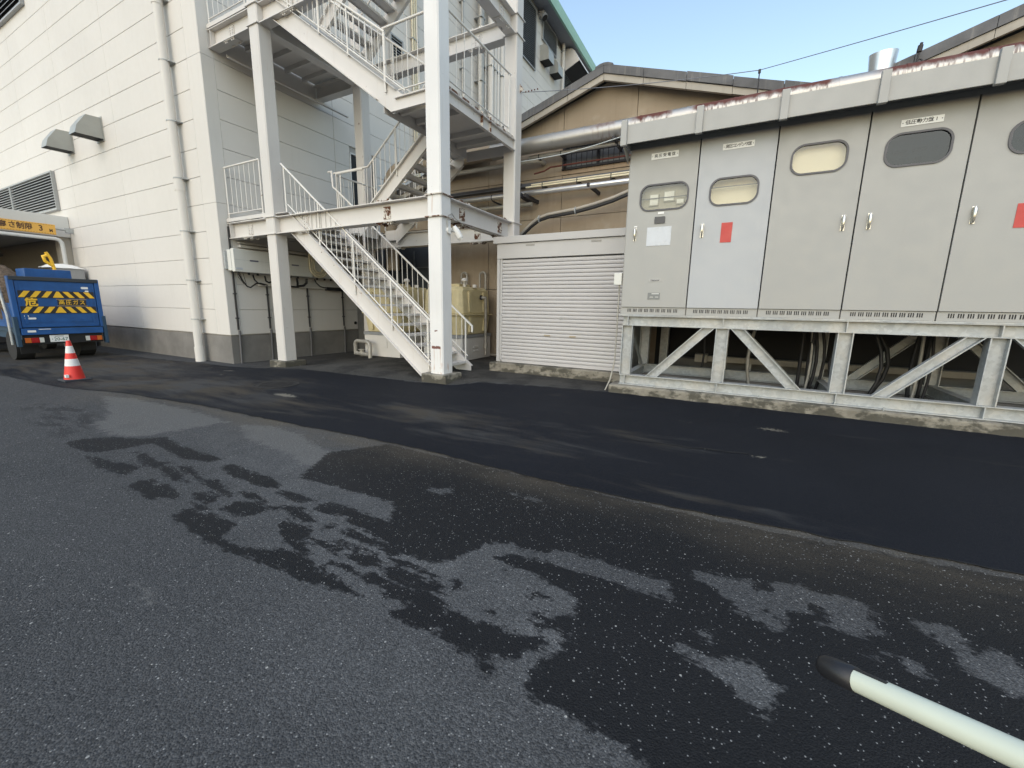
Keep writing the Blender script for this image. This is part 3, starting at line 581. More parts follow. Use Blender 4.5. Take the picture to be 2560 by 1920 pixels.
def louvre_y(y0, y1, z0, z1, label, n):
    t = thing('wall_louvre', label, 'louvre', (W, (y0+y1)/2, z0), 'louvres high on the side wall')
    b = .05; xo = W+.10
    M().box(W+.003, y0, z0, xo, y1, z0+b).box(W+.003, y0, z1-b, xo, y1, z1).box(W+.003, y0, z0+b, xo, y0+b, z1-b).box(W+.003, y1-b, z0+b, xo, y1, z1-b).obj('frame', louvre_grey, t)
    M().box(W+.004, y0+b, z0+b, W+.02, y1-b, z1-b).obj('backing', slot_dark, t)
    st = (z1-z0-2*b)/n; w = (y1-y0)/2-b
    sm = M().add([(.09,-w,0),(.09,w,0),(.02,w,st*.8),(.02,-w,st*.8),(.09,-w,-.012),(.09,w,-.012),(.02,w,st*.8-.012),(.02,-w,st*.8-.012)],
                 [(0,1,2,3),(7,6,5,4),(4,5,1,0),(6,7,3,2),(5,6,2,1),(7,4,0,3)]).mesh('slat', louvre_grey)
    for i in range(n): link('slat', sm, t, loc=(0, 0, b+st*(i+.12)))
louvre_y(11.70, 12.32, 9.37, 10.25, 'small dark louvre seen through the stair railings', 9)
louvre_y(21.2, 22.83, 14.1, 17.0, 'tall dark louvre beside the rear stair column', 30)
louvre_y(23.66, 25.70, 16.05, 17.15, 'wide dark louvre under the green gutter', 14)
louvre_y(27.0, 30.5, 13.6, 16.1, 'dark louvre low beside the round cowl, cut by the tiled roof edge', 22)
def hood_x(x1, wd, zt, label):
    t = thing('vent_hood', label, 'vent hood', (x1-wd/2, YF, zt-.55), 'steel vent hoods on the white wall')
    prof = [(YF-.003, zt), (YF-.335, zt-.02), (YF-.55, zt-.345), (YF-.61, zt-.565), (YF-.003, zt-.55)]
    m = M(); n = 5; x0 = x1-wd
    for x, rev in ((x0, 1), (x1, 0)):
        pts = [(x, a, b) for a, b in prof]; m.add(pts, [(0,1,2,3,4) if rev else (4,3,2,1,0)])
    for i in range(3): m.add([(x0, *prof[i]), (x1, *prof[i]), (x1, *prof[i+1]), (x0, *prof[i+1])], [(0,1,2,3)])
    m.obj('shell', hood_steel, t)
    M().box(x0+.015, YF-.56, zt-.54, x1-.015, YF-.01, zt-.53).obj('opening', slot_dark, t)
    M().box(x0-.03, YF-.02, zt-.60, x1+.03, YF-.003, zt+.03).obj('flange', hood_steel, t)
hood_x(-16.34, .42, 6.453, 'grey steel vent hood on the white wall, nearer to the drainpipe')
hood_x(-18.50, .42, 6.44, 'grey steel vent hood on the white wall, farther from the drainpipe')
def hood_y(y0, wd, z0, h, label):
    t = thing('vent_hood', label, 'vent hood', (W, y0+wd/2, z0), 'steel vent hoods high on the side wall')
    prof = [(W+.003, z0+h)] + [(W+.25+.30*math.sin(R(a)), z0+h*.45+h*.55*math.cos(R(a))) for a in (0, 30, 60, 90)] + [(W+.55, z0), (W+.003, z0)]
    m = M(); n = len(prof)
    m.add([(a, y0, b) for a, b in prof], [tuple(range(n))[::-1]]); m.add([(a, y0+wd, b) for a, b in prof], [tuple(range(n))])
    for i in range(n-2): m.add([(prof[i][0], y0, prof[i][1]), (prof[i][0], y0+wd, prof[i][1]), (prof[i+1][0], y0+wd, prof[i+1][1]), (prof[i+1][0], y0, prof[i+1][1])], [(3,2,1,0)])
    m.obj('shell', hood_steel, t)
    M().box(W+.01, y0+.02, z0+.01, W+.53, y0+wd-.02, z0+.02).obj('opening', slot_dark, t)
hood_y(23.5, .75, 14.9, .78, 'square steel vent hood high under the wide louvre')
hood_y(24.9, .75, 14.86, .72, 'square steel vent hood high beside the white downpipe')
t = thing('vent_cowl', 'small round dark vent cowl high beside the tall louvre', 'vent cowl', (W, 23.3, 16.8))
M().tube([(W+.003, 23.3, 17.02), (W+.22, 23.3, 17.0), (W+.34, 23.3, 16.80)], [.17, .17, .19], 14).obj('shell', soffit_grey, t)
M().tube([(W+.335, 23.3, 16.805), (W+.345, 23.3, 16.79)], .165, 14).obj('mouth', slot_dark, t)
t = thing('exhaust_hood', 'big rounded white exhaust hood with a dark grille high under the gutter', 'exhaust hood', (W, 28.5, 16.1))
prof = [(W+.003, 17.15)] + [(W+.3+.55*math.sin(R(a)), 16.6+.55*math.cos(R(a))) for a in (0, 25, 50, 75)] + [(W+1.05, 16.35), (W+.003, 15.9)]
m = M(); n = len(prof)
m.add([(a, 27.0, b) for a, b in prof], [tuple(range(n))[::-1]]); m.add([(a, 30.2, b) for a, b in prof], [tuple(range(n))])
for i in range(n-2): m.add([(prof[i][0], 27.0, prof[i][1]), (prof[i][0], 30.2, prof[i][1]), (prof[i+1][0], 30.2, prof[i+1][1]), (prof[i+1][0], 27.0, prof[i+1][1])], [(3,2,1,0)])
m.obj('shell', white_steel, t)
M().add([(W+1.0, 27.05, 16.32), (W+1.0, 30.15, 16.32), (W+.05, 30.15, 15.9), (W+.05, 27.05, 15.9)], [(0,1,2,3)]).obj('grille', iron_dark, t)
# drainpipe of the front wall
t = thing('drainpipe', 'white drainpipe running down the front wall beside the building corner', 'drainpipe', (-12.25, YF-.14, -.15))
px, py = -12.25, YF-.155
M().tube([(px, py, -.14), (px, py, HT)], .098, 16).obj('pipe', facade, t)
M().tube([(px, py, -.15), (px, py, .25)], .112, 16).obj('shoe', facade, t)
for z in (4.05, 8.0, 12.0): M().tube([(px, py, z), (px, py, z+.22)], .108, 16).obj('socket', facade, t)
for z in (.95, 1.92, 3.1, 4.32, 5.58, 6.85, 8.1):
    M().tube([(px, py, z), (px, py, z+.025)], .106, 16).box(px-.10, py+.02, z, px+.16, YF-.003, z+.022).obj('clamp', galv, t)
# risers on the side wall behind the stairs
def riser(name, y, r, z0, z1, mat, label, group=None, off=.14):
    t = thing(name, label, 'pipe', (W+off, y, z0), group)
    M().tube([(W+off, y, z0), (W+off, y, z1)], r, 12).obj('pipe', mat, t)
    z = z0+.6
    while z < z1:
        M().box(W+.003, y-r-.02, z, W+off+r+.01, y+r+.02, z+.03).obj('clamp', galv, t); z += 2.4
for i, (y, w_) in enumerate(((12.82, 'first'), (12.93, 'middle'), (13.04, 'last'))):
    riser('conduit_riser', y, .035, 5.2, 15.2, ivory, f'thin beige conduit on the side wall, {w_} of the bundle of three', 'three beige conduits on the side wall', .08)
riser('riser_pipe', 15.8, .05, 8, 15.5, dull_pipe, 'thin grey riser pipe on the side wall behind the stairs', None)
riser('riser_pipe', 17.0, .14, 8, 16.5, dull_pipe, 'thick grey riser pipe with brackets on the side wall', None, .25)
for y, r, s in ((17.75, .14, 'nearest to the thick grey riser'), (18.12, .10, 'second from the thick grey riser'), (18.38, .10, 'middle of the row'), (18.72, .15, 'second from the rear column'), (19.3, .13, 'hard by the rear stair column')):
    riser('riser_pipe', y, r, 6.5, 16.5, facade, f'pale vertical duct on the side wall, {s}', 'pale ducts on the side wall', .30)
riser('downpipe', 26.6, .09, 9, HT, facade, 'white downpipe under the green gutter high on the side wall', None, .15)

# ------------------------------------------------------------------ power boxes and cables on the side wall under the stairs
for y0, y1, s in ((5.90, 6.97, 'nearest to the building corner'), (7.01, 8.03, 'behind the stair column'), (8.09, 9.05, 'under the stair flight')):
    t = thing('inverter_box', f'wide white power box on the side wall, {s}', 'power box', (W, (y0+y1)/2, 2.14), 'white power boxes on the side wall')
    M().box(W+.004, y0-.05, 2.2, W+.06, y0+.9, 2.62).obj('bracket', galv, t)
    M().box(W+.06, y0, 2.16, W+.20, y1, 2.65).obj('case', box_white, t, bevel=.008)
    M().box(W+.20, y0+.015, 2.135, W+.31, y1-.015, 2.675).obj('cover', box_white, t, bevel=.012)
    M().box(W+.311, y0+.012, 2.42, W+.313, y1-.012, 2.424).obj('cover_seam', louvre_grey, t)
    yc = y0+.50
    M().box(W+.312, yc-.11, 2.405, W+.318, yc+.10, 2.44).obj('badge', plain('badge_grey', (.12,.12,.17), .4), t)
    M().box(W+.312, y0+.04, 2.19, W+.316, y0+.20, 2.235).obj('rating_label', clear_sheet, t)
    for q in (.15, .40, .62): M().tube([(W+.2, y0+q, 2.135), (W+.2, y0+q, 2.08)], .028, 8).obj('gland', black, t)
def cab(pts, r, mat, label, cat='cable', n=8, name='cable', group=None):
    m = M().tube(pts, r, n); o = m.obj(name, mat); tag(o, label, cat, group); return o
def sag(p, q, drop, n=10):
    p = Vector(p); q = Vector(q)
    return [p.lerp(q, i/n) - Vector((0,0,drop*4*(i/n)*(1-i/n))) for i in range(n+1)]
xw = W+.12
cab([(W+.2,6.05,2.09),(W+.18,6.13,1.95),(xw,6.28,1.80),(xw,6.36,1.78),(xw,6.5,1.88),(xw,6.62,1.90),(xw,6.8,1.86)], .016, cable_blk, 'black cable bundle looping under the first power box')
for i in range(3): cab([(W+.2,6.02+.07*i,2.10),(W+.19,6.05+.07*i,2.0),(xw,6.2+.03*i,1.86)], .006, cable_blk, 'thin black wire hanging under the first power box', group='thin wires under the first power box')
cab([(W+.2,6.40,2.09),(W+.19,6.43,1.98),(xw,6.55,1.90),(xw,6.72,1.86)], .018, cable_blk, 'thick black cable dropping from the first power box to the tray')
cab([(W+.2,6.7,2.09),(W+.2,6.72,1.96),(W+.2,6.80,1.92),(W+.2,6.90,1.97),(W+.2,6.92,2.1)], .02, cable_blk, 'black cable loop between the first and second power box')
cab([(W+.2,7.6,2.10),(W+.19,7.62,1.95),(xw,7.66,1.88)], .026, cable_blk, 'thick black cable under the second power box')
cab([(W+.2,7.9,2.10),(W+.19,7.9,1.98),(W+.16,7.82,1.90),(xw,7.7,1.88)], .030, cable_blk, 'thick black cable bending under the end of the second power box')
cab([(W+.2,8.15,2.10),(W+.2,8.2,2.0),(W+.17,8.35,1.90),(xw,8.6,1.86),(xw,8.8,1.86)], .016, cable_blk, 'black cable curving from the third power box to the tray end')
t = thing('cable_tray', 'grey cable channel on the side wall below the power boxes', 'cable channel', (W, 7.7, 1.83))
M().box(W+.003, 6.62, 1.835, W+.11, 7.35, 1.885).box(W+.003, 7.75, 1.835, W+.11, 8.62, 1.885).obj('channel', facade, t)
M().box(W+.003, 7.36, 1.84, W+.07, 7.74, 1.88).box(W+.003, 8.63, 1.80, W+.13, 9.45, 1.90).obj('cable_run', cable_blk, t)
t = thing('cable_tray', 'white cable duct on the side wall above the power boxes', 'cable channel', (W, 8, 2.75))
M().box(W+.003, 6.2, 2.74, W+.14, 9.4, 2.80).box(W+.003, 6.2, 2.83, W+.10, 9.4, 2.87).obj('channel', tank_white, t)
for i, y in enumerate((6.01, 6.83, 8.02, 9.24)):
    zt = 3.2 if i == 0 else 1.86
    lab = ['dark conduit at the building corner running up past the power boxes', 'dark conduit on the side wall before the stair column', 'dark conduit on the side wall just behind the stair column', 'dark conduit on the side wall behind the stair flight'][i]
    t = thing('wall_conduit', lab, 'conduit', (W+.03, y, -.15), 'dark conduits down the side wall')
    M().tube([(W+.03, y, .72), (W+.03, y, zt)], .022, 8).obj('pipe', cable_blk, t)
    M().tube([(W+.03, y, -.15), (W+.03, y+.02, .70)], .026, 8).obj('sleeve', plain('sleeve_grey', (.11,.11,.115), .6), t)
    for z in (1.0, 1.6): M().box(W+.003, y-.035, z, W+.058, y+.035, z+.025).obj('clip', iron_dark, t)
for i in range(3):
    r0 = .15+.065*i
    o = M().tube([(W+.36, 8.16-r0+.04, 2.80), (W+.36, 8.16-r0+.04, 2.45)] + [(W+.36, 8.20-r0*math.cos(R(a)), 2.43-r0*math.sin(R(a))) for a in range(15, 181, 15)] + [(W+.36, 8.2+r0, 2.70)], .030, 10).obj('conduit_loop', ivory)
    tag(o, f"ivory conduit loop hanging over the power boxes, {['innermost', 'middle', 'outermost'][i]} of the three", 'conduit', 'ivory conduit loops')

# ------------------------------------------------------------------ the white steel staircase
st = thing('steel_staircase', 'white outdoor steel staircase with four columns, rusting at its joints', 'staircase', (-7, 7.4, 0))
XL0, XL1, XC0, XC1 = -9.467, -9.165, -4.89, -4.59
F0, F1, B0, B1 = 5.973, 6.273, 8.624, 8.924
xL, xC, yF, yB = -9.316, -4.74, 6.123, 8.774
def rust_column():
    """column paint with the rust band and runs near its foot"""
    g = NG('rusting_column_paint'); x, y, z = g.xyz(); c = (0.72, 0.715, 0.705)
    col = g.mix(g.ramp(g.noise(1.1, 4), 0.3, 0.7), dk(c, 0.93), c)
    nx = g.noise(20, 3, 0.6)
    zz = g.math('ADD', z, g.math('MULTIPLY', g.math('SUBTRACT', nx, 0.5), 0.05))
    front = g.math('MULTIPLY', g.ramp(y, 5.99, 5.985), g.ramp(x, -5.18, -5.165, 0, 0) )
    xin = g.math('MULTIPLY', g.ramp(x, -4.845, -4.835), g.ramp(x, -4.635, -4.645))
    band = g.math('MULTIPLY', g.math('MULTIPLY', g.ramp(zz, .625, .635), g.ramp(zz, .682, .672)), xin)
    spot = g.math('MULTIPLY', g.math('MULTIPLY', g.ramp(zz, .942, .948), g.ramp(zz, .968, .962)), g.math('MULTIPLY', g.ramp(x, -4.775, -4.765), g.ramp(x, -4.70, -4.71)))
    strv = g.noise(24, 2, 0.5, g.scaled(1.6, 1.6, 0.05))
    run = g.math('MULTIPLY', g.math('MULTIPLY', g.ramp(strv, .48, .62), g.ramp(z, .30, .62)), g.math('MULTIPLY', g.ramp(z, .64, .62), xin))
    run2 = g.math('MULTIPLY', g.ramp(strv, .52, .66), g.math('MULTIPLY', g.ramp(z, .46, .22), g.ramp(g.noise(6, 3), .40, .6)))
    run3 = g.math('MULTIPLY', g.math('MULTIPLY', g.ramp(strv, .45, .6), g.ramp(z, 2.92, 3.02)), g.math('MULTIPLY', g.ramp(z, 3.3, 3.27), g.math('MULTIPLY', g.ramp(x, -4.80, -4.78), g.ramp(x, -4.73, -4.75))))
    col = g.mix(g.ramp(g.noise(2.4, 4, 0.6, g.scaled(5, 5, 0.3)), 0.56, 0.8, 0, 0.15), col, (0.42, 0.36, 0.28))
    col = g.mix(g.math('MULTIPLY', g.math('MAXIMUM', g.math('MAXIMUM', run, run2), run3), 0.62), col, (0.40, 0.19, 0.075))
    col = g.mix(g.math('MULTIPLY', g.math('MAXIMUM', band, spot), 0.95), col, (0.13, 0.035, 0.022))
    col = g.mix(g.ramp(g.noise(16, 5, 0.7), .715, .73), col, (0.09, 0.04, 0.03))
    g.fin(col, 0.5); return g.m
col_rust = rust_column()
def column(x0, x1, y0, y1, zb, mat):
    m = M(); c = .022
    m.prism([(x0+c,y0),(x1-c,y0),(x1,y0+c),(x1,y1-c),(x1-c,y1),(x0+c,y1),(x0,y1-c),(x0,y0+c)], 'z', zb, 9.6)
    return m.obj('column', mat, st)
column(XL0, XL1, F0, F1, .075, white_steel); column(XC0, XC1, F0, F1, .17, col_rust)
column(XL0, XL1, B0, B1, .0, white_steel); column(XC0, XC1, B0, B1, .10, white_steel)
rust_edge = rusty('rusted_edge', (0.60, 0.56, 0.50), 0.43)
for (x0, x1) in ((XL0, XL1), (XC0, XC1)):
    for (y0, y1) in ((F0, F1), (B0, B1)):
        for zz_ in (2.91, 3.27, 7.0, 7.36):
            hot = x0 > -6 and y0 < 7 and zz_ < 4
            M().box(x0-.028, y0-.028, zz_-.008, x1+.028, y1+.028, zz_+.010).obj('diaphragm_plate', rust_edge if hot else white_steel, st)
def beam_x(x0, x1, y, z0, z1, w=.115):
    m = M(); t = .016
    m.box(x0, y-w, z0, x1, y+w, z0+t).box(x0, y-w, z1-t, x1, y+w, z1).box(x0, y-.006, z0+t, x1, y+.006, z1-t)
    return m.obj('beam', white_steel, st)
def beam_y(y0, y1, x, z0, z1, w=.115):
    m = M(); t = .016
    m.box(x-w, y0, z0, x+w, y1, z0+t).box(x-w, y0, z1-t, x+w, y1, z1).box(x-.006, y0, z0+t, x+.006, y1, z1-t)
    return m.obj('beam', white_steel, st)
LV = ((2.915, 3.275), (7.005, 7.365))
for z0, z1 in LV:
    for y in (yF, yB):
        beam_x(W+.012, XL0-.001, y, z0, z1); beam_x(XL1+.001, XC0-.001, y, z0, z1)
    for x in (xL, xC): beam_y(F1+.001, B0-.001, x, z0, z1)
    M().box(W+.10, yF-.11, z0+.02, W+.115, yF-.008, z1-.02).box(W+.004, yF-.13, z0-.01, W+.011, yF+.13, z1+.01).obj('end_plate', white_steel, st)
bolt = M()
def splice(x, y, z0, z1, axis, side=-1):
    """bolted joint: web plate, flange plates and bolt heads, one mesh each joint"""
    m = M()
    def bx(u0, v0, w0, u1, v1, w1):
        if axis == 'x': m.box(x+u0, y+side*v0, w0, x+u1, y+side*v1, w1)
        else: m.box(x-side*v0, y+u0, w0, x-side*v1, y+u1, w1)
    bx(-.085, .008, z0+.07, .085, .020, z1-.07)
    for u in (-.045, .045):
        for k in (.10, .155, .205, .26):
            bx(u-.013, .020, z0+k-.013, u+.013, .036, z0+k+.013)
    for zf, d in ((z1, 1), (z0, -1)):
        bx(-.20, -.10, zf + (.001 if d > 0 else -.015), .20, .10, zf + (.015 if d > 0 else -.001))
        for u in (-.15, -.09, .09, .15):
            for v in (-.07, .07):
                z_ = zf+d*.015; bx(u-.015, v-.015, min(z_, z_+d*.028), u+.015, v+.015, max(z_, z_+d*.028))
    return m.obj('splice_plate', rust_edge if (z0 < 4 and (x > -6.2 or axis == 'y')) else white_steel, st)
for z0, z1 in LV:
    splice(-10.28, yF, z0, z1, 'x'); splice(-8.28, yF, z0, z1, 'x'); splice(-5.95, yF, z0, z1, 'x')
    splice(-5.65, yB, z0, z1, 'x'); splice(-8.2, yB, z0, z1, 'x')
    splice(xC, 6.80, z0, z1, 'y'); splice(xC, 8.22, z0, z1, 'y')
# floors with joists
def landing(x0, x1, y0, y1, z, joists):
    M().box(x0, y0, z-.012, x1, y1, z).obj('landing_floor', white_steel, st)
    for a in joists: M().box(x0+.02, a-.035, z-.115, x1-.02, a+.035, z-.013).obj('joist', white_steel, st)
for zf in (3.345, 7.435):
    landing(W+.02, -8.76, 6.02, 8.86, zf, (6.35, 6.85, 7.35, 7.85, 8.35))
    M().box(W+.02, 6.005, zf-.05, -9.48, 6.018, zf+.03).obj('toe_plate', white_steel, st)
    M().box(-8.77, 6.25, zf-.20, -8.755, 8.64, zf-.013).obj('edge_channel', white_steel, st)
M().box(W+.02, 8.87, 3.333, -10.1, 11.0, 3.345).obj('landing_floor', white_steel, st)
for z0 in (6.86,):   # angle along the wall under the second floor
    M().box(W+.25, 6.25, z0, W+.33, 9.6, z0+.012).box(W+.25, 6.25, z0, W+.262, 9.6, z0+.08).obj('edge_angle', white_steel, st)
ZM = 5.02
landing(-5.95, -4.66, 6.14, 8.76, ZM, (6.55, 7.0, 7.9, 8.35))
M().box(-5.70, 6.085, 4.737, -4.895, 6.097, 4.95).box(-5.62, 6.04, 4.938, -4.895, 6.085, 4.95).box(-5.70, 6.04, 4.737, -4.895, 6.085, 4.749).obj('edge_channel', white_steel, st)
M().box(-4.652, 6.28, 4.745, -4.64, 8.62, 4.965).box(-4.64, 6.28, 4.745, -4.585, 8.62, 4.757).box(-4.64, 6.28, 4.953, -4.585, 8.62, 4.965).obj('edge_channel', white_steel, st)
M().box(-4.64, 7.30, 4.757, -4.585, 7.312, 5.03).box(-4.64, 7.60, 4.757, -4.585, 7.612, 5.03).obj('stiffener', rust_edge, st)
M().box(-4.66, 6.20, 4.966, -4.62, 8.60, 5.03).obj('toe_plate', rust_edge, st)
M().box(-5.95, 8.76, 4.737, -4.895, 8.772, 4.95).obj('edge_channel', white_steel, st)
M().box(-5.962, 6.14, 4.80, -5.952, 8.76, 5.02).obj('edge_channel', white_steel, st)
# flights
tread_cache = {}
def tread(x, y0, y1, z, d):
    k = (round(y1-y0, 2), d)
    if k not in tread_cache:
        m = M(); h = (y1-y0)/2
        m.box(-.13, -h, -.006, .13, h, 0).box(-.13 if d < 0 else .124, -h, -.045, -.124 if d < 0 else .13, h, -.006).box(.124 if d < 0 else -.13, -h, -.045, .13 if d < 0 else -.124, h, -.006)
        m.box(-.10, -h, -.05, .10, -h+.006, -.006).box(-.10, h-.006, -.05, .10, h, -.006)
        tread_cache[k] = m.mesh('tread', white_steel)
    link('tread', tread_cache[k], st, loc=rel(st, (x, (y0+y1)/2, z)))
def flight(y0, y1, zt, x_lo, z_lo, x_hi, z_hi, th, poly, n, rise0):
    """two channel stringers of outline poly (x, z) and n treads; zt(x) is the stringers' top line"""
    s = 1 if x_hi > x_lo else -1
    for y, o in ((y0, -1), (y1, 1)):
        m = M().prism(poly, 'y', y-.006, y+.006)
        a = (x_lo, zt(x_lo)); b = (x_hi, zt(x_hi))
        for dz in (-.006, -th+.006):
            k0 = 0.0 if dz > -.1 else (max(0, (z_lo - (a[1]-th)))/abs((b[1]-a[1])/(b[0]-a[0])))*s
            m.obox((a[0]+k0, y+o*.036, zt(a[0]+k0)+dz), (b[0], y+o*.036, b[1]+dz), .060, .012)
        m.obj('stringer', white_steel, st)
    slope = (zt(x_hi)-zt(x_lo))/(x_hi-x_lo)
    for i in range(1, n):
        z = z_lo + rise0*i
        x = x_lo + (z + .10 - zt(x_lo))/slope
        tread(x, y0+.008, y1-.008, z, -s)
z1t = lambda x: -3.667-.8*x
flight(6.125, 7.20, z1t, -4.80, .07, -8.76, 3.345, .41, [(-8.76,2.93),(-8.76,3.34),(-4.80,.173),(-4.80,.07),(-5.18,.07)], 17, .1926)
z2t = lambda x: 3.72+.785*(x+7.66)
flight(7.44, 8.655, z2t, -8.14, 3.345, -6.0, 5.02, .38, [(-8.14,3.0),(-7.83,3.205),(-5.96,4.673),(-5.96,5.05),(-8.14,3.343),(-8.5,3.343),(-8.5,3.09),(-8.14,3.09)], 9, .186)
z3t = lambda x: 5.06-.727*(x+5.56)
flight(6.125, 7.20, z3t, -5.62, 5.02, -8.84, 7.435, .41, [(-8.84,7.03),(-8.84,7.44),(-5.62,5.10),(-5.40,4.94),(-5.40,4.737),(-5.71,4.737)], 13, .186)
z4t = lambda x: 7.86+.72*(x+8.88)
flight(7.44, 8.655, z4t, -9.40, 7.435, -6.3, 9.7, .40, [(-9.40,7.44),(-9.40,7.49),(-6.3,9.717),(-6.3,9.317),(-8.92,7.435)], 13, .186)
# railings
BAL = {}
def rail(top, bot, posts, gap=.125, base=None, rt=.021, rb=.013, hook=None):
    """handrail along top, lower bar along bot (matching points), posts at given fractions of the run (zb = foot height)"""
    h = M().tube(top, rt, 10).obj('handrail', white_rail, st)
    if bot: M().tube(bot, rb, 8).obj('lower_rail', white_rail, h)
    if 'p' not in BAL: BAL['p'] = unit_cyl('post', .019, white_rail); BAL['b'] = unit_cyl('baluster', .008, white_rail, 6)
    def at(poly, t):
        L = [0]
        for a, b in zip(poly, poly[1:]): L.append(L[-1]+(Vector(b)-Vector(a)).length)
        s = t*L[-1]
        for i in range(len(poly)-1):
            if s <= L[i+1]+1e-6: return Vector(poly[i]).lerp(Vector(poly[i+1]), (s-L[i])/max(1e-6, L[i+1]-L[i]))
        return Vector(poly[-1])
    def at_h(poly, x, y):
        """height of a polyline above plan point (x, y)"""
        best = None
        for a, b in zip(poly, poly[1:]):
            a = Vector(a); b = Vector(b); e = (b-a).xy; L2 = e.length_squared
            if L2 < 1e-9: continue
            k = (Vector((x, y))-a.xy).dot(e)/L2
            if -.02 <= k <= 1.02:
                d = (a.xy + e*k - Vector((x, y))).length
                if best is None or d < best[0]: best = (d, a.z+(b.z-a.z)*k)
        return best[1] if best else None
    for t, zb in posts:
        p = at(top, t)
        o = link('post', BAL['p'], h, loc=rel(st, (p.x, p.y, zb))); o.scale = (1, 1, p.z-zb)
    if bot:
        L = sum(((Vector(b)-Vector(a)).xy).length for a, b in zip(bot, bot[1:])); n = max(1, int(L/gap))
        for i in range(1, n):
            q = at(bot, i/n); z = at_h(top, q.x, q.y)
            if z is None or z-q.z < .1: continue
            o = link('baluster', BAL['b'], h, loc=rel(st, (q.x, q.y, q.z))); o.scale = (1, 1, z-q.z)
    return h
yr = 6.055
for d in (0, 4.09):
    rail([(W+.02, yr, 4.52+d), (-9.62, yr, 4.52+d)], [(W+.08, yr, 3.49+d), (-9.66, yr, 3.49+d)], [(.03, 3.35+d), (.985, 3.35+d)], .185)
hr1 = lambda x: 4.29-.807*(x+8.88)
rail([(-8.95, 6.10, hr1(-8.95)), (-4.90, 6.10, hr1(-4.90))], [(-8.82, 6.10, z1t(-8.82)+.12), (-8.70, 6.10, z1t(-8.70)+.12), (-4.90, 6.10, z1t(-4.90)+.05)],
     [(.02, 3.35), (.27, 1.95+.66), (.51, 1.60), (.75, .92), (.97, .20)], .145)
hr2 = lambda x: 1.01-.797*(x+4.80)
rail([(-4.79, 7.225, .87), (-4.79, 7.225, 1.0), (-8.62, 7.225, hr2(-8.62)), (-8.72, 7.225, 4.12), (-8.74, 7.225, 4.47), (-8.86, 7.225, 4.47)],
     [(-4.90, 7.225, .37), (-8.68, 7.225, z1t(-8.68)+.12)], [(.06, .25), (.27, 1.06), (.48, 1.74), (.70, 2.62), (.875, 3.35)], .145)
for d, zt_, xa, xb, xk in ((0, z2t, -8.14, -6.0, -7.76), (4.09, z4t, -9.35, -6.4, -9.0)):
    if d == 0:
        rail([(-8.96, 7.42, 4.50), (xk, 7.42, 4.50), (-6.05, 7.42, 5.82), (-5.95, 7.42, 6.15)], [(-8.10, 7.42, 3.42), (-6.05, 7.42, zt_(-6.05)+.06)], [(.075, 3.35), (.385, 3.35), (.62, 4.2), (.84, 4.85)], .14)
        rail([(-8.70, 8.68, 4.50), (xk, 8.68, 4.50), (-6.05, 8.68, 5.82), (-5.95, 8.68, 6.15)], [(-8.10, 8.68, 3.42), (-6.05, 8.68, zt_(-6.05)+.06)], [(.05, 3.35), (.385, 3.35), (.62, 4.2), (.84, 4.85)], .14)
    else:
        for y in (7.42, 8.68):
            rail([(-9.4, y, 8.58), (-9.05, y, 8.58), (-6.4, y, 10.5)], [(-9.3, y, 7.6), (-6.4, y, zt_(-6.4)+.06)], [(.05, 7.44), (.5, 8.6)], .14)
# lower landing loop rail
rail([(-8.80, 7.40, 4.47), (-7.9, 7.40, 4.47)], None, [(.0, 3.35)], .14)
rail([(-8.80, 7.415, 4.44), (-8.80, 8.70, 4.44)], [(-8.80, 7.46, 3.5), (-8.80, 8.66, 3.5)], [(.02, 3.35), (.98, 3.35)], .14)
# mid landing: right side and front, then up the third flight
rail([(-4.66, 6.30, 6.18), (-4.66, 8.50, 6.18)], [(-4.66, 6.32, 5.14), (-4.66, 8.48, 5.14)], [(.01, 5.02), (.975, 5.02)], .235)
rail([(-4.895, 6.09, 6.09), (-5.88, 6.09, 6.09)], [(-4.895, 6.09, 5.07), (-5.55, 6.09, 5.07)], [(.985, 5.18)], .165)
hr3 = lambda x: 6.07-.70*(x+5.86)
rail([(-5.84, 6.09, 6.03), (-8.95, 6.09, hr3(-8.95))], [(-5.40, 6.09, 5.03), (-8.80, 6.09, z3t(-8.80)+.09)], [(.005, 5.1), (.29, z3t(-6.75)-.05), (.53, z3t(-7.5)-.05), (.80, z3t(-8.3)-.05), (.985, 7.44)], .145)
rail([(-5.80, 7.225, 6.0), (-8.95, 7.225, hr3(-8.95))], [(-5.60, 7.225, 5.16), (-8.80, 7.225, z3t(-8.80)+.09)], [(.005, 5.03), (.29, z3t(-6.75)), (.53, z3t(-7.5)), (.80, z3t(-8.3)), (.985, 7.44)], .145)
# concrete pads under the columns
def pad(x0, x1, y0, y1, zb, zt_, label):
    t = M().box(x0, y0, zb, x1, y1, zt_).obj('column_pad', moss, bevel=.02); tag(t, label, 'concrete pad', 'pads under the stair columns'); return t
pad(-5.03, -4.47, 5.88, 6.39, -.15, .17, 'concrete pad under the rust streaked stair column by the foot of the flight')
pad(-9.62, -9.02, 5.86, 6.40, -.35, .075, 'concrete pad under the stair column nearest the white wall')
pad(-9.6, -9.03, 8.52, 9.04, -.3, .0, 'concrete pad under the rear stair column behind the flight')
pad(-5.03, -4.45, 8.52, 9.02, -.2, .10, 'concrete pad under the rear stair column behind the shed')
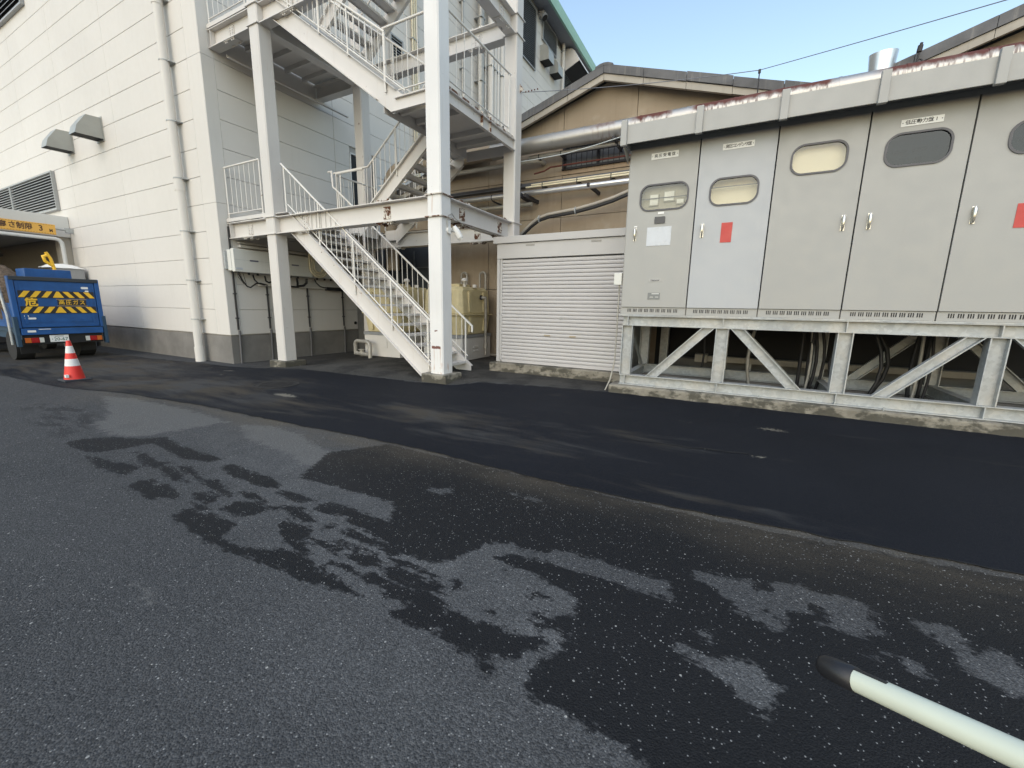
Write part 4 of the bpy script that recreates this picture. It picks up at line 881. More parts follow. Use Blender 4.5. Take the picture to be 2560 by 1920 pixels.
# sensor lamp on the column and its cable
t = thing('sensor_lamp', 'white sensor lamp on the rust streaked stair column', 'lamp', (-4.59, 6.18, 2.69))
M().tube([(-4.588, 6.18, 2.70), (-4.55, 6.18, 2.70)], .062, 16).obj('base', spark_white, t)
M().tube([(-4.55, 6.20, 2.70), (-4.50, 6.26, 2.68)], .016, 8).obj('arm', galv, t)
M().tube([(-4.52, 6.25, 2.78), (-4.49, 6.29, 2.70), (-4.46, 6.34, 2.60)], [.035, .056, .06], 14).obj('lamp_head', spark_white, t)
M().tube([(-4.46, 6.34, 2.602), (-4.45, 6.355, 2.575)], [.058, .045], 14).obj('lens', white_label, t)
cab([(-4.575, 6.14, 2.72), (-4.57, 6.12, 2.85), (-4.565, 6.16, 2.95), (-4.56, 6.25, 2.99), (-4.57, 6.35, 2.93), (-4.60, 6.6, 2.89), (-4.62, 7.2, 2.87), (-4.62, 7.7, 2.885), (-4.62, 8.3, 2.87)], .008, dull_pipe, 'thin grey cable from the sensor lamp along the stair beam')
# name plates of the paint crew: two small grey stickers on the near-wall column
for z in (1.33, 1.86): pass

# ------------------------------------------------------------------ switchgear cabinets on their galvanised stand
YC = 6.63; YG_ = 9.9
seams = [-1.60, -0.65, 0.262, 1.171, 2.07, 3.0, 3.93, 4.86, 5.79]  # last two bays added out of view to keep light from under the row
sw = thing('switchgear_cabinet', 'long row of grey electrical cabinets with oval windows, standing on a steel frame', 'electrical cabinet', (1.1, YC+.8, 1.32))
M().box(-1.615, YC+.05, 1.318, 5.80, 8.35, 1.425).box(-1.615, YC+.052, 1.425, -1.59, 8.35, 3.76).box(5.78, YC+.052, 1.425, 5.80, 8.35, 3.76).box(-1.59, 8.33, 1.425, 5.78, 8.35, 3.76).box(-1.59, YC+.30, 1.425, 5.78, 8.33, 1.44).box(-1.66, YC-.02, 3.76, 5.84, 8.42, 3.80).obj('body', grey_cab, sw)
M().box(-1.63, YC+.01, 1.300, 3.95, YC+.06, 1.316).obj('sill', galv, sw)
def hole_door(x0, x1, z0, z1, y0, y1, hole):
    """a door leaf with an opening of outline hole (four rounded corners of equal point count)"""
    n = len(hole); q = n//4
    cor = [(x1, z1), (x0, z1), (x0, z0), (x1, z0)]
    vs = []
    for y in (y0, y1): vs += [(a, y, b) for a, b in hole] + [(a, y, b) for a, b in cor]
    o = n+4; fs = []
    for i in range(n):
        j = (i+1) % n; c = n+i//q; c2 = n+j//q
        if c == c2: fs += [(c, i, j), (o+c, o+j, o+i)]
        else: fs += [(c, i, j, c2), (o+c2, o+j, o+i, o+c)]
        fs.append((i, o+i, o+j, j))
    for k in range(4): fs.append((n+k, n+(k+1) % 4, o+n+(k+1) % 4, o+n+k))
    return M().add(vs, fs)
win = [(-1.085, 3.0, .645, .345), (-.19, 2.985, .565, .335), (.712, 3.265, .555, .335), (1.63, 3.24, .555, .34), (2.64, 3.225, .555, .31), (3.465, 3.22, .55, .31), (4.40, 3.22, .55, .31), (5.32, 3.22, .55, .31)]
handles = [(-1.458, 2.50), (-.533, 2.495), (1.052, 2.48), (1.305, 2.48), (2.20, 2.475), (3.12, 2.475), (4.05, 2.475), (4.98, 2.475)]
for i in range(8):
    x0, x1 = seams[i]+.007, seams[i+1]-.007
    cx, cz, w, h = win[i]; mat = pale_cab if i == 1 else grey_cab
    hole = rrect(cx, cz, w, h, .125)
    d = hole_door(x0, x1, 1.428, 3.70, YC, YC+.04, hole).obj('door', mat, sw, bevel=.004)
    if i == 1: d['label'] = 'door repainted in a paler blue grey'
    # rubber frame, pane, the space behind it
    ring = rrect(cx, cz, w+.028, h+.028, .138); n = len(ring); inn = rrect(cx, cz, w-.016, h-.016, .117)
    vs = [(a, YC-.012, b) for a, b in ring] + [(a, YC-.012, b) for a, b in inn] + [(a, YC-.001, b) for a, b in ring] + [(a, YC+.03, b) for a, b in inn]
    M().add(vs, [q for k in range(n) for q in ((k, n+k, n+(k+1) % n, (k+1) % n), (2*n+k, k, (k+1) % n, 2*n+(k+1) % n), (n+k, 3*n+k, 3*n+(k+1) % n, n+(k+1) % n))]).obj('window_frame', rubber, d)
    M().prism(inn[::-1], 'y', YC+.006, YC+.010).obj('window_pane', clear_glass if i < 3 else dark_glass, d)
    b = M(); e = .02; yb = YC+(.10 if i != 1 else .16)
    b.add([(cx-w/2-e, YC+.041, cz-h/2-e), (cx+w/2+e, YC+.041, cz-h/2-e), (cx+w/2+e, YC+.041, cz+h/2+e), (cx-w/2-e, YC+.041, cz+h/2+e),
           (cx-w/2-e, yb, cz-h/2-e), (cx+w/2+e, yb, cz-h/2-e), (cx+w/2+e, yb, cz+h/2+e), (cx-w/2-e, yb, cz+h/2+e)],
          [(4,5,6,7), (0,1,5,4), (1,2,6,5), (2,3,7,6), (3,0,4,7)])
    b.obj('window_inside', plain('panel_beige', (.40, .37, .30), .6) if i == 0 else cream_reflect if i < 3 else plain('dim_interior', (.12, .13, .13), .7), d)
    if i == 0:
        for (mx, mz, mw, mh) in ((-1.23, 2.985, .11, .14), (-1.02, 3.02, .13, .12), (-.865, 2.935, .09, .05), (-.765, 2.93, .04, .06)):
            M().box(mx-mw/2-.012, yb-.03, mz-mh/2-.012, mx+mw/2+.012, yb-.001, mz+mh/2+.012).obj('meter_case', plain('meter_grey', (.42,.40,.34), .5), d)
            M().box(mx-mw/2, yb-.036, mz-mh/2, mx+mw/2, yb-.031, mz+mh/2).obj('meter_dial', white_label, d)
        M().box(cx-w/2, YC+.05, 2.995, cx+w/2, YC+.056, 3.007).obj('dark_line', rubber, d)  # dark line across the window, just behind the pane
    if i == 1: M().box(cx-w/2, YC+.06, 3.055, cx+w/2, YC+.066, 3.068).obj('dark_line', rubber, d)
    if i >= 3:
        for (mx, mz, mw, mh) in ((-.13, .0, .12, .03), (.04, .012, .12, .035), (.17, .005, .035, .03), (-.10, -.10, .05, .05), (.04, -.10, .05, .05)):
            M().box(cx+mx-mw/2, yb-.04, cz+mz-mh/2, cx+mx+mw/2, yb-.001, cz+mz+mh/2).obj('switch', slot_dark, d)
    hx, hz = handles[i]
    hd = M().tube([(hx, YC-.02, hz-.085), (hx, YC-.030, hz-.03), (hx, YC-.034, hz+.055), (hx, YC-.024, hz+.088)], [.012, .015, .0185, .012], 10).box(hx-.02, YC-.004, hz-.09, hx+.02, YC-.001, hz+.092).obj('handle', chrome, d)
    # ventilation strip under the door
    M().box(x0, YC+.02, 1.318, x1, YC+.049, 1.424).obj('vent_strip', grey_cab, sw)
    sl = M(); s0 = x0+.10; span = (x1-x0)-.21
    for a in range(9):
        for c in range(3):
            xx = s0+span*a/8.6+c*.021; sl.box(xx-.005, YC+.0165, 1.355, xx+.005, YC+.0195, 1.405)
    sl.obj('vent_slot', slot_dark, sw, kind='stuff')
    M().box(x1+.001, YC+.018, 1.32, x1+.004, YC+.0215, 1.42).obj('strip_joint', slot_dark, sw)
# canopy of flat panels with ribs
M().box(-1.62, YC-.249, 3.90, 5.84, 8.4, 3.925).box(-1.62, YC+.02, 3.705, 5.84, YC+.06, 3.899).box(-1.62, YC-.249, 3.69, -1.60, YC+.02, 3.899).obj('canopy_top', grey_cab, sw)
ribs = [-1.64, -.665, .27, 1.19, 2.10, 3.0, 3.93, 4.86, 5.80]
for i in range(8):
    M().box(ribs[i]+.035, YC-.27, 3.688, ribs[i+1]-.035, YC-.251, 3.935).obj('canopy_panel', grey_cab, sw, bevel=.004)
for x in ribs:
    M().box(x-.042, YC-.31, 3.665, x+.042, YC-.252, 3.995).obj('canopy_rib', grey_cab, sw, bevel=.006)
M().prism([(YC-.25, 3.69), (YC-.25, 3.64), (YC+.05, 3.52), (YC+.05, 3.69)], 'x', -1.645, -1.635).obj('canopy_bracket', grey_cab, sw)
M().box(-1.64, 8.36, 3.60, 5.82, YG_-.02, 3.66).obj('shade_cover', grey_cab, sw)  # unseen cover added to keep sky light out from under the cabinets
# name plates and notices
def plate(x0, x1, z0, z1, body, size, parent=sw, sq=1.0, spread=None):
    p = M().box(x0, YC-.006, z0, x1, YC-.001, z1).obj('name_plate', white_label, parent)
    cx = (x0+x1)/2; cz = (z0+z1)/2
    n = len(body); w = (x1-x0)*.80
    for k, ch in enumerate(body):
        text(ch, size, (cx-w/2+w*(k+.5)/n, YC-.0075, cz), 'front', ink, p, 'letter', sq, .0006)
    for sx in (x0+.015, x1-.015): M().box(sx-.004, YC-.008, cz-.004, sx+.004, YC-.0065, cz+.004).obj('screw', ink, p)
plate(-1.295, -.928, 3.515, 3.600, '高圧受電盤', .050)
plate(-.372, -.002, 3.508, 3.585, '高圧コンデンサ盤', .050)
plate(1.446, 1.806, 3.483, 3.556, '低圧動力盤1', .050)
plate(3.40, 3.74, 3.49, 3.56, '低圧動力盤2', .050)
M().box(-.293, YC-.005, 2.322, -.157, YC-.001, 2.582).obj('red_notice', red_sheet, sw)
M().box(2.527, YC-.005, 2.318, 2.665, YC-.001, 2.565).obj('red_notice', red_sheet, sw)
M().box(-1.283, YC-.005, 2.325, -.942, YC-.001, 2.588).obj('paper_notice', clear_sheet, sw)
M().prism(rrect(-1.113, 2.682, .148, .096, .012)[::-1], 'y', YC-.012, YC-.001).obj('meter_window', plain('meter_black', (.03,.03,.04), .25), sw)
M().box(-1.146, YC-.005, 2.766, -1.063, YC-.001, 2.794).obj('small_label', white_label, sw)
M().box(-1.475, YC-.005, 2.604, -1.432, YC-.001, 2.624).obj('small_label', white_label, sw)
b_ = M().box(-1.20, YC-.005, 1.808, -1.035, YC-.001, 1.848).obj('maker_badge', plain('badge_metal', (.42,.42,.41), .4), sw)
text('National', .038, (-1.117, YC-.0065, 1.828), 'front', ink, b_, 'letter', .95, .0004)
p_ = M().box(-1.206, YC-.005, 1.546, -1.03, YC-.001, 1.645).obj('rating_plate', plain('plate_steel', (.17,.185,.20), .35, .4), sw)
for (a, b2, c_, d_) in ((-1.15, 1.625, -1.045, 1.634), (-1.175, 1.578, -1.125, 1.584), (-1.095, 1.578, -1.05, 1.584)):
    M().box(a, YC-.0065, b2, c_, YC-.0055, d_).obj('print_line', white_label, p_)
# small junction box and conduit beside the first cabinet
t = thing('junction_box', 'pale junction box with a grey conduit beside the first cabinet', 'junction box', (-1.68, 6.75, 0))
M().box(-1.745, YC+.03, 1.765, -1.622, YC+.14, 1.95).obj('box', box_white, t, bevel=.008)
M().tube([(-1.665, YC+.09, 1.765), (-1.665, YC+.09, .9), (-1.67, YC+.09, .55), (-1.72, YC+.07, .25), (-1.80, YC+.02, .02)], .013, 8).obj('conduit', dull_pipe, t)

stand = thing('steel_stand', 'galvanised steel truss stand carrying the grey electrical cabinets', 'stand', (1.1, 7.4, .2))
posts_x = [-1.48, -.142, 1.262, 2.64, 3.90, 5.30]
def chord(y, face):
    for z0, z1 in ((1.143, 1.298), (.205, .365)):
        M().box(-1.562, y-.075, z0, 5.84, y+.075, z0+.012).box(-1.562, y-.075, z1-.012, 5.84, y+.075, z1).box(-1.562, y-.005, z0+.012, 5.84, y+.005, z1-.012).obj('chord', galv, stand)
        for x in ([-1.478] + posts_x[1:-1]): M().box(x-.006, y-.072, z0+.012, x+.006, y-.005, z1-.012).obj('stiffener', galv, stand)
    for x in posts_x:
        M().box(x-.082, y-.07, .366, x-.070, y+.07, 1.142).box(x+.070, y-.07, .366, x+.082, y+.07, 1.142).box(x-.070, y-.005, .366, x+.070, y+.005, 1.142).obj('post', galv, stand)
    for (xa, xb, up_) in ((-1.07, -.33, 1), (.05, .79, -1), (1.70, 2.44, 1), (2.83, 3.60, -1)):
        p, q = ((xa, .366), (xb, 1.142)) if up_ > 0 else ((xa, 1.142), (xb, .366))
        a = Vector((p[0], y, p[1])); b = Vector((q[0], y, q[1]))
        d = (b-a).normalized(); nrm = Vector((-d.z, 0, d.x))
        poly = lambda off, th: [(a+nrm*(off-th)), (b+nrm*(off-th)), (b+nrm*(off+th)), (a+nrm*(off+th))]
        def cut(off, th, y0, y1, m):
            pts = []
            for o in (off-th, off+th):
                ps = a+nrm*o
                for zc in (.366, 1.142):
                    k = (zc-ps.z)/d.z; pts.append((ps.x+d.x*k, zc))
            m.prism([pts[0], pts[1], pts[3], pts[2]], 'y', y0, y1)
        m = M(); cut(0, .062, y-.012, y-.002, m); cut(.057, .006, y-.07, y-.012, m); cut(-.057, .006, y-.07, y-.012, m)
        m.obj('brace', galv, stand)
chord(YC+.075, -1); chord(8.22, -1)
for x in posts_x:
    for z0, z1 in ((1.143, 1.298), (.205, .365)):
        M().box(x-.05, YC+.152, z0, x+.05, 8.143, z0+.01).box(x-.05, YC+.152, z1-.01, x+.05, 8.143, z1).box(x-.005, YC+.152, z0+.01, x+.005, 8.143, z1-.01).obj('cross_beam', galv, stand)
a = Vector((-1.48, 6.80, 1.13)); 
M().obox((-1.48, 6.85, 1.13), (-1.48, 8.05, .37), .01, .10, (0, .5, 1)).obj('end_brace', galv, stand)
for x in (-1.0, .4, 1.75): M().tube([(x, YC-.02, .198), (x, YC-.02, .245)], .009, 6).obj('anchor_bolt', galv, stand)
o = M()
pl = [(-1.70, 6.52), (6.4, 6.52), (6.4, 6.95), (-1.70, 6.95)]
o.prism(pl, 'z', -.12, .203)
o = o.obj('concrete_plinth', moss, bevel=.03); tag(o, 'long moss stained concrete plinth under the galvanised stand, front one', 'plinth', 'plinths under the stand')
o = M().box(-1.68, 8.05, -.1, 6.4, 8.42, .203).obj('concrete_plinth', concrete, bevel=.02); tag(o, 'long concrete plinth in the dark behind the stand', 'plinth', 'plinths under the stand')
# in the dark under the cabinets
o = M().box(-1.2, 9.2, 0, 6.4, 9.5, .42).obj('low_wall', concrete, bevel=.02); tag(o, 'low pale concrete kerb wall in the dark under the cabinets', 'low wall')
t = thing('duct_run', 'pale duct run lying in the dark under the cabinets', 'duct', (1, 9.0, .5))
M().box(-.6, 8.85, .42, 3.5, 9.05, .52).box(-.62, 8.80, .40, -.40, 9.06, .55).obj('duct', verge_board, t)
for x in (.3, 1.6): M().box(x, 8.9, .0, x+.06, 9.0, .42).obj('leg', galv, t)
cx_list = [(1.02, 7.6, .05, -.02), (1.06, 7.7, .10, .03), (1.10, 7.55, -.05, .08), (1.15, 7.8, .12, .02), (.35, 7.7, -.1, .05), (1.60, 7.5, -.30, .10), (1.68, 7.6, .20, -.1), (1.75, 7.9, .3, .0), (2.25, 7.5, .03, .05), (2.30, 7.7, -.04, .06), (2.36, 7.6, .06, .0), (2.42, 7.8, .02, .1), (2.9, 7.6, .15, .05), (3.1, 7.8, -.1, .0), (.98, 7.9, .0, .0), (-.55, 8.3, .12, .0)]
for i, (x, y, dx, dy) in enumerate(cx_list):
    pts = [(x+dx*math.sin(k/6*3.1), y+dy*math.sin(k/6*2.2), 1.31-k/6*1.31) for k in range(7)]
    cab(pts, .018+.012*((i*37) % 5)/5, cable_blk if i % 4 else dull_pipe, 'power cable hanging in the dark under the cabinets', group='cables under the cabinets')
o = M().box(-1.3, 8.9, .0, -1.15, 9.05, 1.2).obj('side_post', galv); tag(o, 'short steel post in the dark behind the stand, near the shed', 'post')

o = M().box(-1.5, 9.62, -.1, 6.4, 9.66, 3.62).obj('shade_sheet', plain('shade_black', (.02,.02,.022), .8)); tag(o, 'added black sheet standing in for the deep shade behind the stand', 'shade sheet')  # near-black sheet added so the shaded space behind the stand looks dark
# ------------------------------------------------------------------ shutter shed
YS = 7.55
sh = thing('shutter_shed', 'white storage shed with a closed roller shutter, on a stained concrete base', 'shed', (-3.1, YS, 0))
M().box(-4.39, YS+.02, .255, -4.31, 9.3, 2.64).box(-4.31, 9.22, .255, -1.75, 9.3, 2.64).box(-1.75, YS+.02, .255, -1.68, 9.3, 2.64).box(-4.31, YS+.05, .26, -4.262, YS+.12, 2.35).obj('body', shed_white, sh)
M().box(-4.39, YS-.01, 2.352, -1.68, YS+.05, 2.640).obj('shutter_box', shed_white, sh, bevel=.006)
M().box(-4.46, YS-.05, 2.645, -1.66, 9.35, 2.775).obj('roof', shed_white, sh, bevel=.006)
M().box(-4.39, YS, .265, -4.33, YS+.05, 2.350).box(-4.30, YS+.005, .30, -4.272, YS+.05, 2.350).obj('jamb', shed_white, sh)
M().box(-4.329, YS+.03, .265, -4.301, YS+.05, 2.35).obj('jamb_groove', soffit_grey, sh)
ns = 28; p = (2.335-.325)/ns
sl = M()
prof = [(0.0, 0.0), (-.012, .008), (-.016, p*.5), (-.012, p*.86), (0.0, p*.93), (.010, p*.93), (.010, 0.0)]
slat = M().prism([(YS+.034+a, b) for a, b in prof], 'x', -4.272, -1.70).mesh('slat', shutter_m, ORG[sh.name])
for i in range(ns): link('slat', slat, sh, loc=(0, 0, .325+i*p))
M().box(-4.272, YS+.012, .262, -1.70, YS+.046, .323).obj('bottom_bar', shutter_m, sh)
M().box(-4.272, YS+.048, .262, -1.70, YS+.06, 2.34).obj('backing', soffit_grey, sh)
for x in (-3.645, -2.33): M().box(x-.095, YS-.016, 2.575, x+.09, YS-.011, 2.605).obj('box_label', plain('label_grey', (.30,.29,.27), .5), sh)
for x in (-3.24, -2.71): M().box(x-.068, YS+.006, .843, x+.06, YS+.017, .870).obj('handle', plain('handle_bronze', (.36,.31,.24), .4, .5), sh)
M().tube([(-2.975, YS+.004, 1.198), (-2.975, YS+.02, 1.198)], .022, 12).obj('lock', galv, sh)
o = M().prism([(-4.49, 7.42), (-1.62, 7.42), (-1.62, 9.35), (-4.49, 9.35)], 'z', -.05, .253).obj('shed_base', moss, bevel=.02); tag(o, 'stained concrete base under the white shutter shed', 'concrete base')

# ------------------------------------------------------------------ ochre factory hall with tiled gables
YG = 9.9
hall = thing('factory_hall', 'old ochre rendered factory hall with cement tiled gable roofs', 'building', (0, YG, 0))
zr = lambda x: 6.42 - .305*abs(x+2.99) if x < 1.20 else 5.14 + .315*min(x-1.20, 8.4-x)
wallpoly = [(-9.95, -.1), (9.5, -.1), (9.5, 4.8), (4.8, 6.1), (1.20, 4.95), (-2.99, 6.28), (-9.95, 4.15)]
# the wall in lifts with shallow form joints, a window opening and a dark doorway
def wall_piece(poly, y0=YG): return M().prism(poly, 'y', y0, YG+.25)
wl = M()
gl = lambda x: 6.28-.3045*abs(x+2.99)
xs_ = [-9.95, -8.05, -6.03, -3.98, -2.3, -0.2, 1.2]
zl = [-.1, 1.86, 3.56, 4.50]
for i in range(6):
    a, b = xs_[i]+.006, xs_[i+1]-.006
    for k in range(3):
        if i == 0 and k == 1: continue
        M().box(a, YG, zl[k]+.006, b, YG+.22, zl[k+1]-.006).obj('wall_panel', ochre_wall, hall)
    if i == 3:
        M().prism([(a, 5.20), (b, 5.20), (b, gl(b)), (-2.99, gl(-2.99)), (a, gl(a))], 'y', YG, YG+.22).obj('wall_panel', ochre_wall, hall)
    else:
        M().prism([(a, 4.506), (b, 4.506), (b, gl(b)), (a, gl(a))] if gl(a) > 4.6 else [(a, 4.2), (b, 4.2), (b, gl(b)), (a, 4.21)], 'y', YG, YG+.22).obj('wall_panel', ochre_wall, hall)
M().box(1.2, YG, -.1, 9.5, YG+.22, 4.9).prism([(1.2, 4.9), (9.0, 4.9), (4.8, 6.1)], 'y', YG, YG+.22).obj('wall', ochre_wall, hall)
M().box(-9.95, YG+.15, -.1, 1.2, YG+.3, 4.4).obj('wall', joint, hall)
M().box(-9.95, YG+.22, -.1, -9.75, 30, 4.0).obj('side_wall', ochre_wall, hall)
wn = M().box(-3.98, YG-.03, 4.60, -3.93, YG+.05, 5.18).box(-3.93, YG-.03, 4.60, -2.32, YG+.05, 4.66).box(-3.93, YG-.03, 5.13, -2.32, YG+.05, 5.18).box(-3.15, YG-.03, 4.66, -3.10, YG+.05, 5.13).obj('window', iron_dark, hall)
M().box(-3.93, YG+.06, 4.66, -2.32, YG+.07, 5.13).obj('pane', dim_glass, wn)
bar = unit_cyl('bar', .009, iron_dark, 6)
for i in range(13):
    o = link('bar', bar, wn, loc=rel(hall, (-3.87+i*.125, YG-.06, 4.58))); o.scale = (1, 1, .6)
M().box(-3.98, YG-.07, 4.60, -2.32, YG-.05, 4.625).box(-3.98, YG-.07, 4.93, -2.32, YG-.05, 4.95).obj('bar_rail', iron_dark, wn)
M().box(-4.0, YG-.02, 4.505, -2.32, YG+.1, 4.598).obj('sill', sill_m, hall)
# roofs
def roof_slope(xa, za, xb, zb):
    m = M(); th = .075; y0 = YG-.28; y1 = 32
    m.prism([(xa, za), (xb, zb), (xb, zb-th), (xa, za-th)] if xa < xb else [(xb, zb), (xa, za), (xa, za-th), (xb, zb-th)], 'y', y0, y1)
    m.obj('roof', roof_tile, hall)
R1 = (-2.99, 6.46)
roof_slope(-10.3, 6.46-.305*7.31, R1[0], R1[1]); roof_slope(R1[0], R1[1], 1.20, 6.46-.305*4.19)
roof_slope(1.20, 5.16, 4.8, 6.35); roof_slope(4.8, 6.35, 9.8, 4.75)
def verge(xa, za, xb, zb, n, z_off, dep, y0, y1, mat, name, jitter=.006):
    for i in range(n):
        t0, t1 = i/n, (i+1)/n
        x0, x1 = xa+(xb-xa)*t0, xa+(xb-xa)*t1; z0, z1 = za+(zb-za)*t0, za+(zb-za)*t1
        j = random.uniform(-jitter, jitter); e = .004*(1 if xb > xa else -1)
        M().prism([(x0+e, z0+z_off+j), (x1-e, z1+z_off+j), (x1-e, z1+z_off-dep+j), (x0+e, z0+z_off-dep+j)], 'y', y0, y1).obj(name, mat, hall)
for (xa, za, xb, zb, n) in ((-2.99, 6.478, -10.3, 4.155, 9), (-2.99, 6.478, 1.20, 5.19, 5), (1.22, 5.16, 4.8, 6.35, 4)):
    verge(xa, za, xb, zb, n, .022, .165, YG-.33, YG-.285, roof_tile, 'verge_tile', .008)
    verge(xa, za, xb, zb, n, -.145, .125, YG-.30, YG-.22, verge_board, 'verge_board', .004)
M().prism([(-3.18, 6.435), (-2.99, 6.475), (-2.80, 6.435), (-2.80, 6.475), (-2.90, 6.515), (-2.99, 6.525), (-3.08, 6.515), (-3.18, 6.475)], 'y', YG-.335, 30).obj('ridge_tile', roof_tile, hall)
M().prism([(4.61, 6.295), (4.8, 6.36), (4.99, 6.295), (4.99, 6.34), (4.8, 6.41), (4.61, 6.34)], 'y', YG-.335, 30).obj('ridge_tile', roof_tile, hall)
# dark loading bay behind the tanks
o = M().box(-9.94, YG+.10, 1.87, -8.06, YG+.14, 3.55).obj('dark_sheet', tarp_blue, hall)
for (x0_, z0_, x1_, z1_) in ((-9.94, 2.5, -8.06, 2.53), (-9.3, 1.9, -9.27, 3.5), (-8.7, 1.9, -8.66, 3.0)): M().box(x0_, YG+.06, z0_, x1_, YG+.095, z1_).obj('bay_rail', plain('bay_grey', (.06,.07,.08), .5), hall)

# ------------------------------------------------------------------ pipes along the hall
def hpipe(name, x0, x1, y, z, r, mat, label, cat='pipe', group=None, brackets=(), n=16):
    t = thing(name, label, cat, ((x0+x1)/2, y, z), group)
    M().tube([(x0, y, z), (x1, y, z)], r, n).obj('pipe', mat, t)
    for x in brackets:
        M().tube([(x, y, z), (x+.02, y, z)], r+.006, n).box(x-.01, y, z-r-.03, x+.03, YG-.001, z-r-.006).obj('bracket', iron_dark, t)
    return t
t = thing('insulated_pipe', 'fat silver clad pipe with rusted top running along the hall above the cabinets', 'pipe', (-3, 9.4, 5.1))
yp, zp, rp = 9.4, 5.095, .172
xa = -8.55
edges = [-8.55, -7.6, -6.6, -5.6, -4.02, -3.27, -2.97, -2.1, -1.2, -.4, .35, 1.15, 2.0, 2.9, 3.8, 5.0]
for a, b in zip(edges, edges[1:]):
    M().tube([(a+.002, yp, zp), (b-.002, yp, zp)], rp, 24).obj('cladding', duct_mat if a > -5.7 else lagging, t)
for e in edges[3:-1]: M().tube([(e-.018, yp, zp), (e+.018, yp, zp)], rp+.006, 24).obj('band', duct_mat, t)
ep = [(xa, yp, zp)] + [(xa-.45*math.sin(R(k)), yp, zp-.45+.45*math.cos(R(k))) for k in (15, 30, 45, 60, 75, 90)] + [(xa-.45, yp, 2.4)]
M().tube(ep, .19, 20).obj('elbow', lagging, t)
for x in (-5.2, -2.6, -.2, 1.9): M().box(x-.03, yp-.2, zp-rp-.06, x+.03, YG-.001, zp-rp-.005).obj('bracket', iron_dark, t)
hpipe('grey_pipe', -4.70, 3.9, 9.55, 4.885, .040, dull_pipe, 'grey pipe just under the fat silver clad pipe', brackets=(-4.45, -3.9, -2.6))
t = thing('grey_pipe', 'short beige pipe with an elbow end beside the rear stair column', 'pipe', (-5.4, 9.6, 4.8))
M().tube([(-8.0, 9.62, 4.83), (-4.62, 9.62, 4.83), (-4.52, 9.62, 4.83), (-4.46, 9.68, 4.83), (-4.46, YG-.005, 4.83)], .055, 14).obj('pipe', verge_board, t)
t = hpipe('rusty_pipe', -3.9, 3.5, 9.68, 4.655, .018, red_rust, 'thin rust red pipe crossing the barred window', brackets=(-3.9, -2.3))
M().tube([(-4.62, 9.68, 4.56), (-4.36, 9.68, 4.59), (-4.2, 9.68, 4.655), (-3.9, 9.68, 4.655)], .018, 10).obj('bend', red_rust, t)
hpipe('silver_pipe', -7.6, 3.5, 9.35, 4.045, .060, silver, 'shiny silver pipe under the ivory conduits along the hall', brackets=(-5.6,))
M().obox((-4.80, 9.9, 3.99), (-4.72, 8.93, 3.99), .06, .10).obox((-4.60, 9.9, 3.96), (-4.60, 9.15, 3.96), .05, .08).obj('bracket', iron_dark, bpy.data.objects['silver_pipe'])
M().obox((-3.05, 9.9, 4.00), (-3.12, 9.25, 4.05), .05, .07).obj('bracket', iron_dark, bpy.data.objects['silver_pipe'])
hpipe('brown_pipe', -7.9, -4.6, 9.55, 3.85, .05, dull_pipe, 'dull pipe behind the rear stair column below the silver one', brackets=(-6.4,))
hpipe('ivory_conduit', -4.58, 3.5, 9.45, 4.252, .017, ivory, 'upper of two ivory conduits along the hall wall', 'conduit', 'two ivory conduits along the hall wall', (-4.3, -3.45, -2.68))
hpipe('ivory_conduit', -4.72, 3.5, 9.45, 4.205, .022, ivory, 'lower of two ivory conduits along the hall wall', 'conduit', 'two ivory conduits along the hall wall', (-4.3, -3.45, -2.68))
o = M().box(-7.5, YG-.30, 4.27, 3.5, YG-.12, 4.345).obj('cable_tray', plain('tray_slate', (.075,.08,.095), .55)); tag(o, 'dark slate cable tray on the hall wall above the ivory conduits', 'cable tray')
o = M().obox((-7.9, 9.62, 4.30), (-4.9, 9.62, 4.33), .05, .05).obj('thin_pipe', iron_dark); tag(o, 'thin black pipe on the hall wall seen between the stair columns', 'pipe')
pts = [(-4.95, 9.4, 3.02), (-4.77, 9.4, 3.18), (-4.55, 9.4, 3.36), (-4.33, 9.4, 3.49), (-4.1, 9.4, 3.545), (-3.8, 9.4, 3.57), (-3.43, 9.4, 3.60), (-3.0, 9.4, 3.67), (-2.6, 9.4, 3.755), (-2.2, 9.4, 3.88), (-1.6, 9.4, 4.1)]
cab(pts, .034, verge_board, 'pale flexible conduit sagging across the ochre wall above the shed', 'conduit', 10)
cab([(x, y+.02, z-.062) for x, y, z in pts], .036, cable_blk, 'thick black cable sagging under the pale conduit above the shed', 'cable', 10)
for k in (3, 6, 9):
    x, y, z = pts[k]; o = M().tube([(x-.01, y+.01, z-.03), (x+.012, y+.01, z-.03)], .082, 12).obj('cable_tie', galv); tag(o, ['tie holding the sagging cables, nearest to the stairs', 'tie holding the sagging cables, middle one', 'tie holding the sagging cables, nearest to the cabinets'][k//3-1], 'cable tie', 'ties on the sagging cables')
cab([(-4.95, 9.05, 4.66), (-4.3, 9.05, 4.655), (-3.6, 9.05, 4.67), (-2.9, 9.0, 4.72), (-2.2, 8.95, 4.80), (-1.6, 8.9, 4.90)], .010, plain('pale_wire', (.52,.56,.56), .5), 'pale thin cable stretched from the rear stair column to the cabinets')
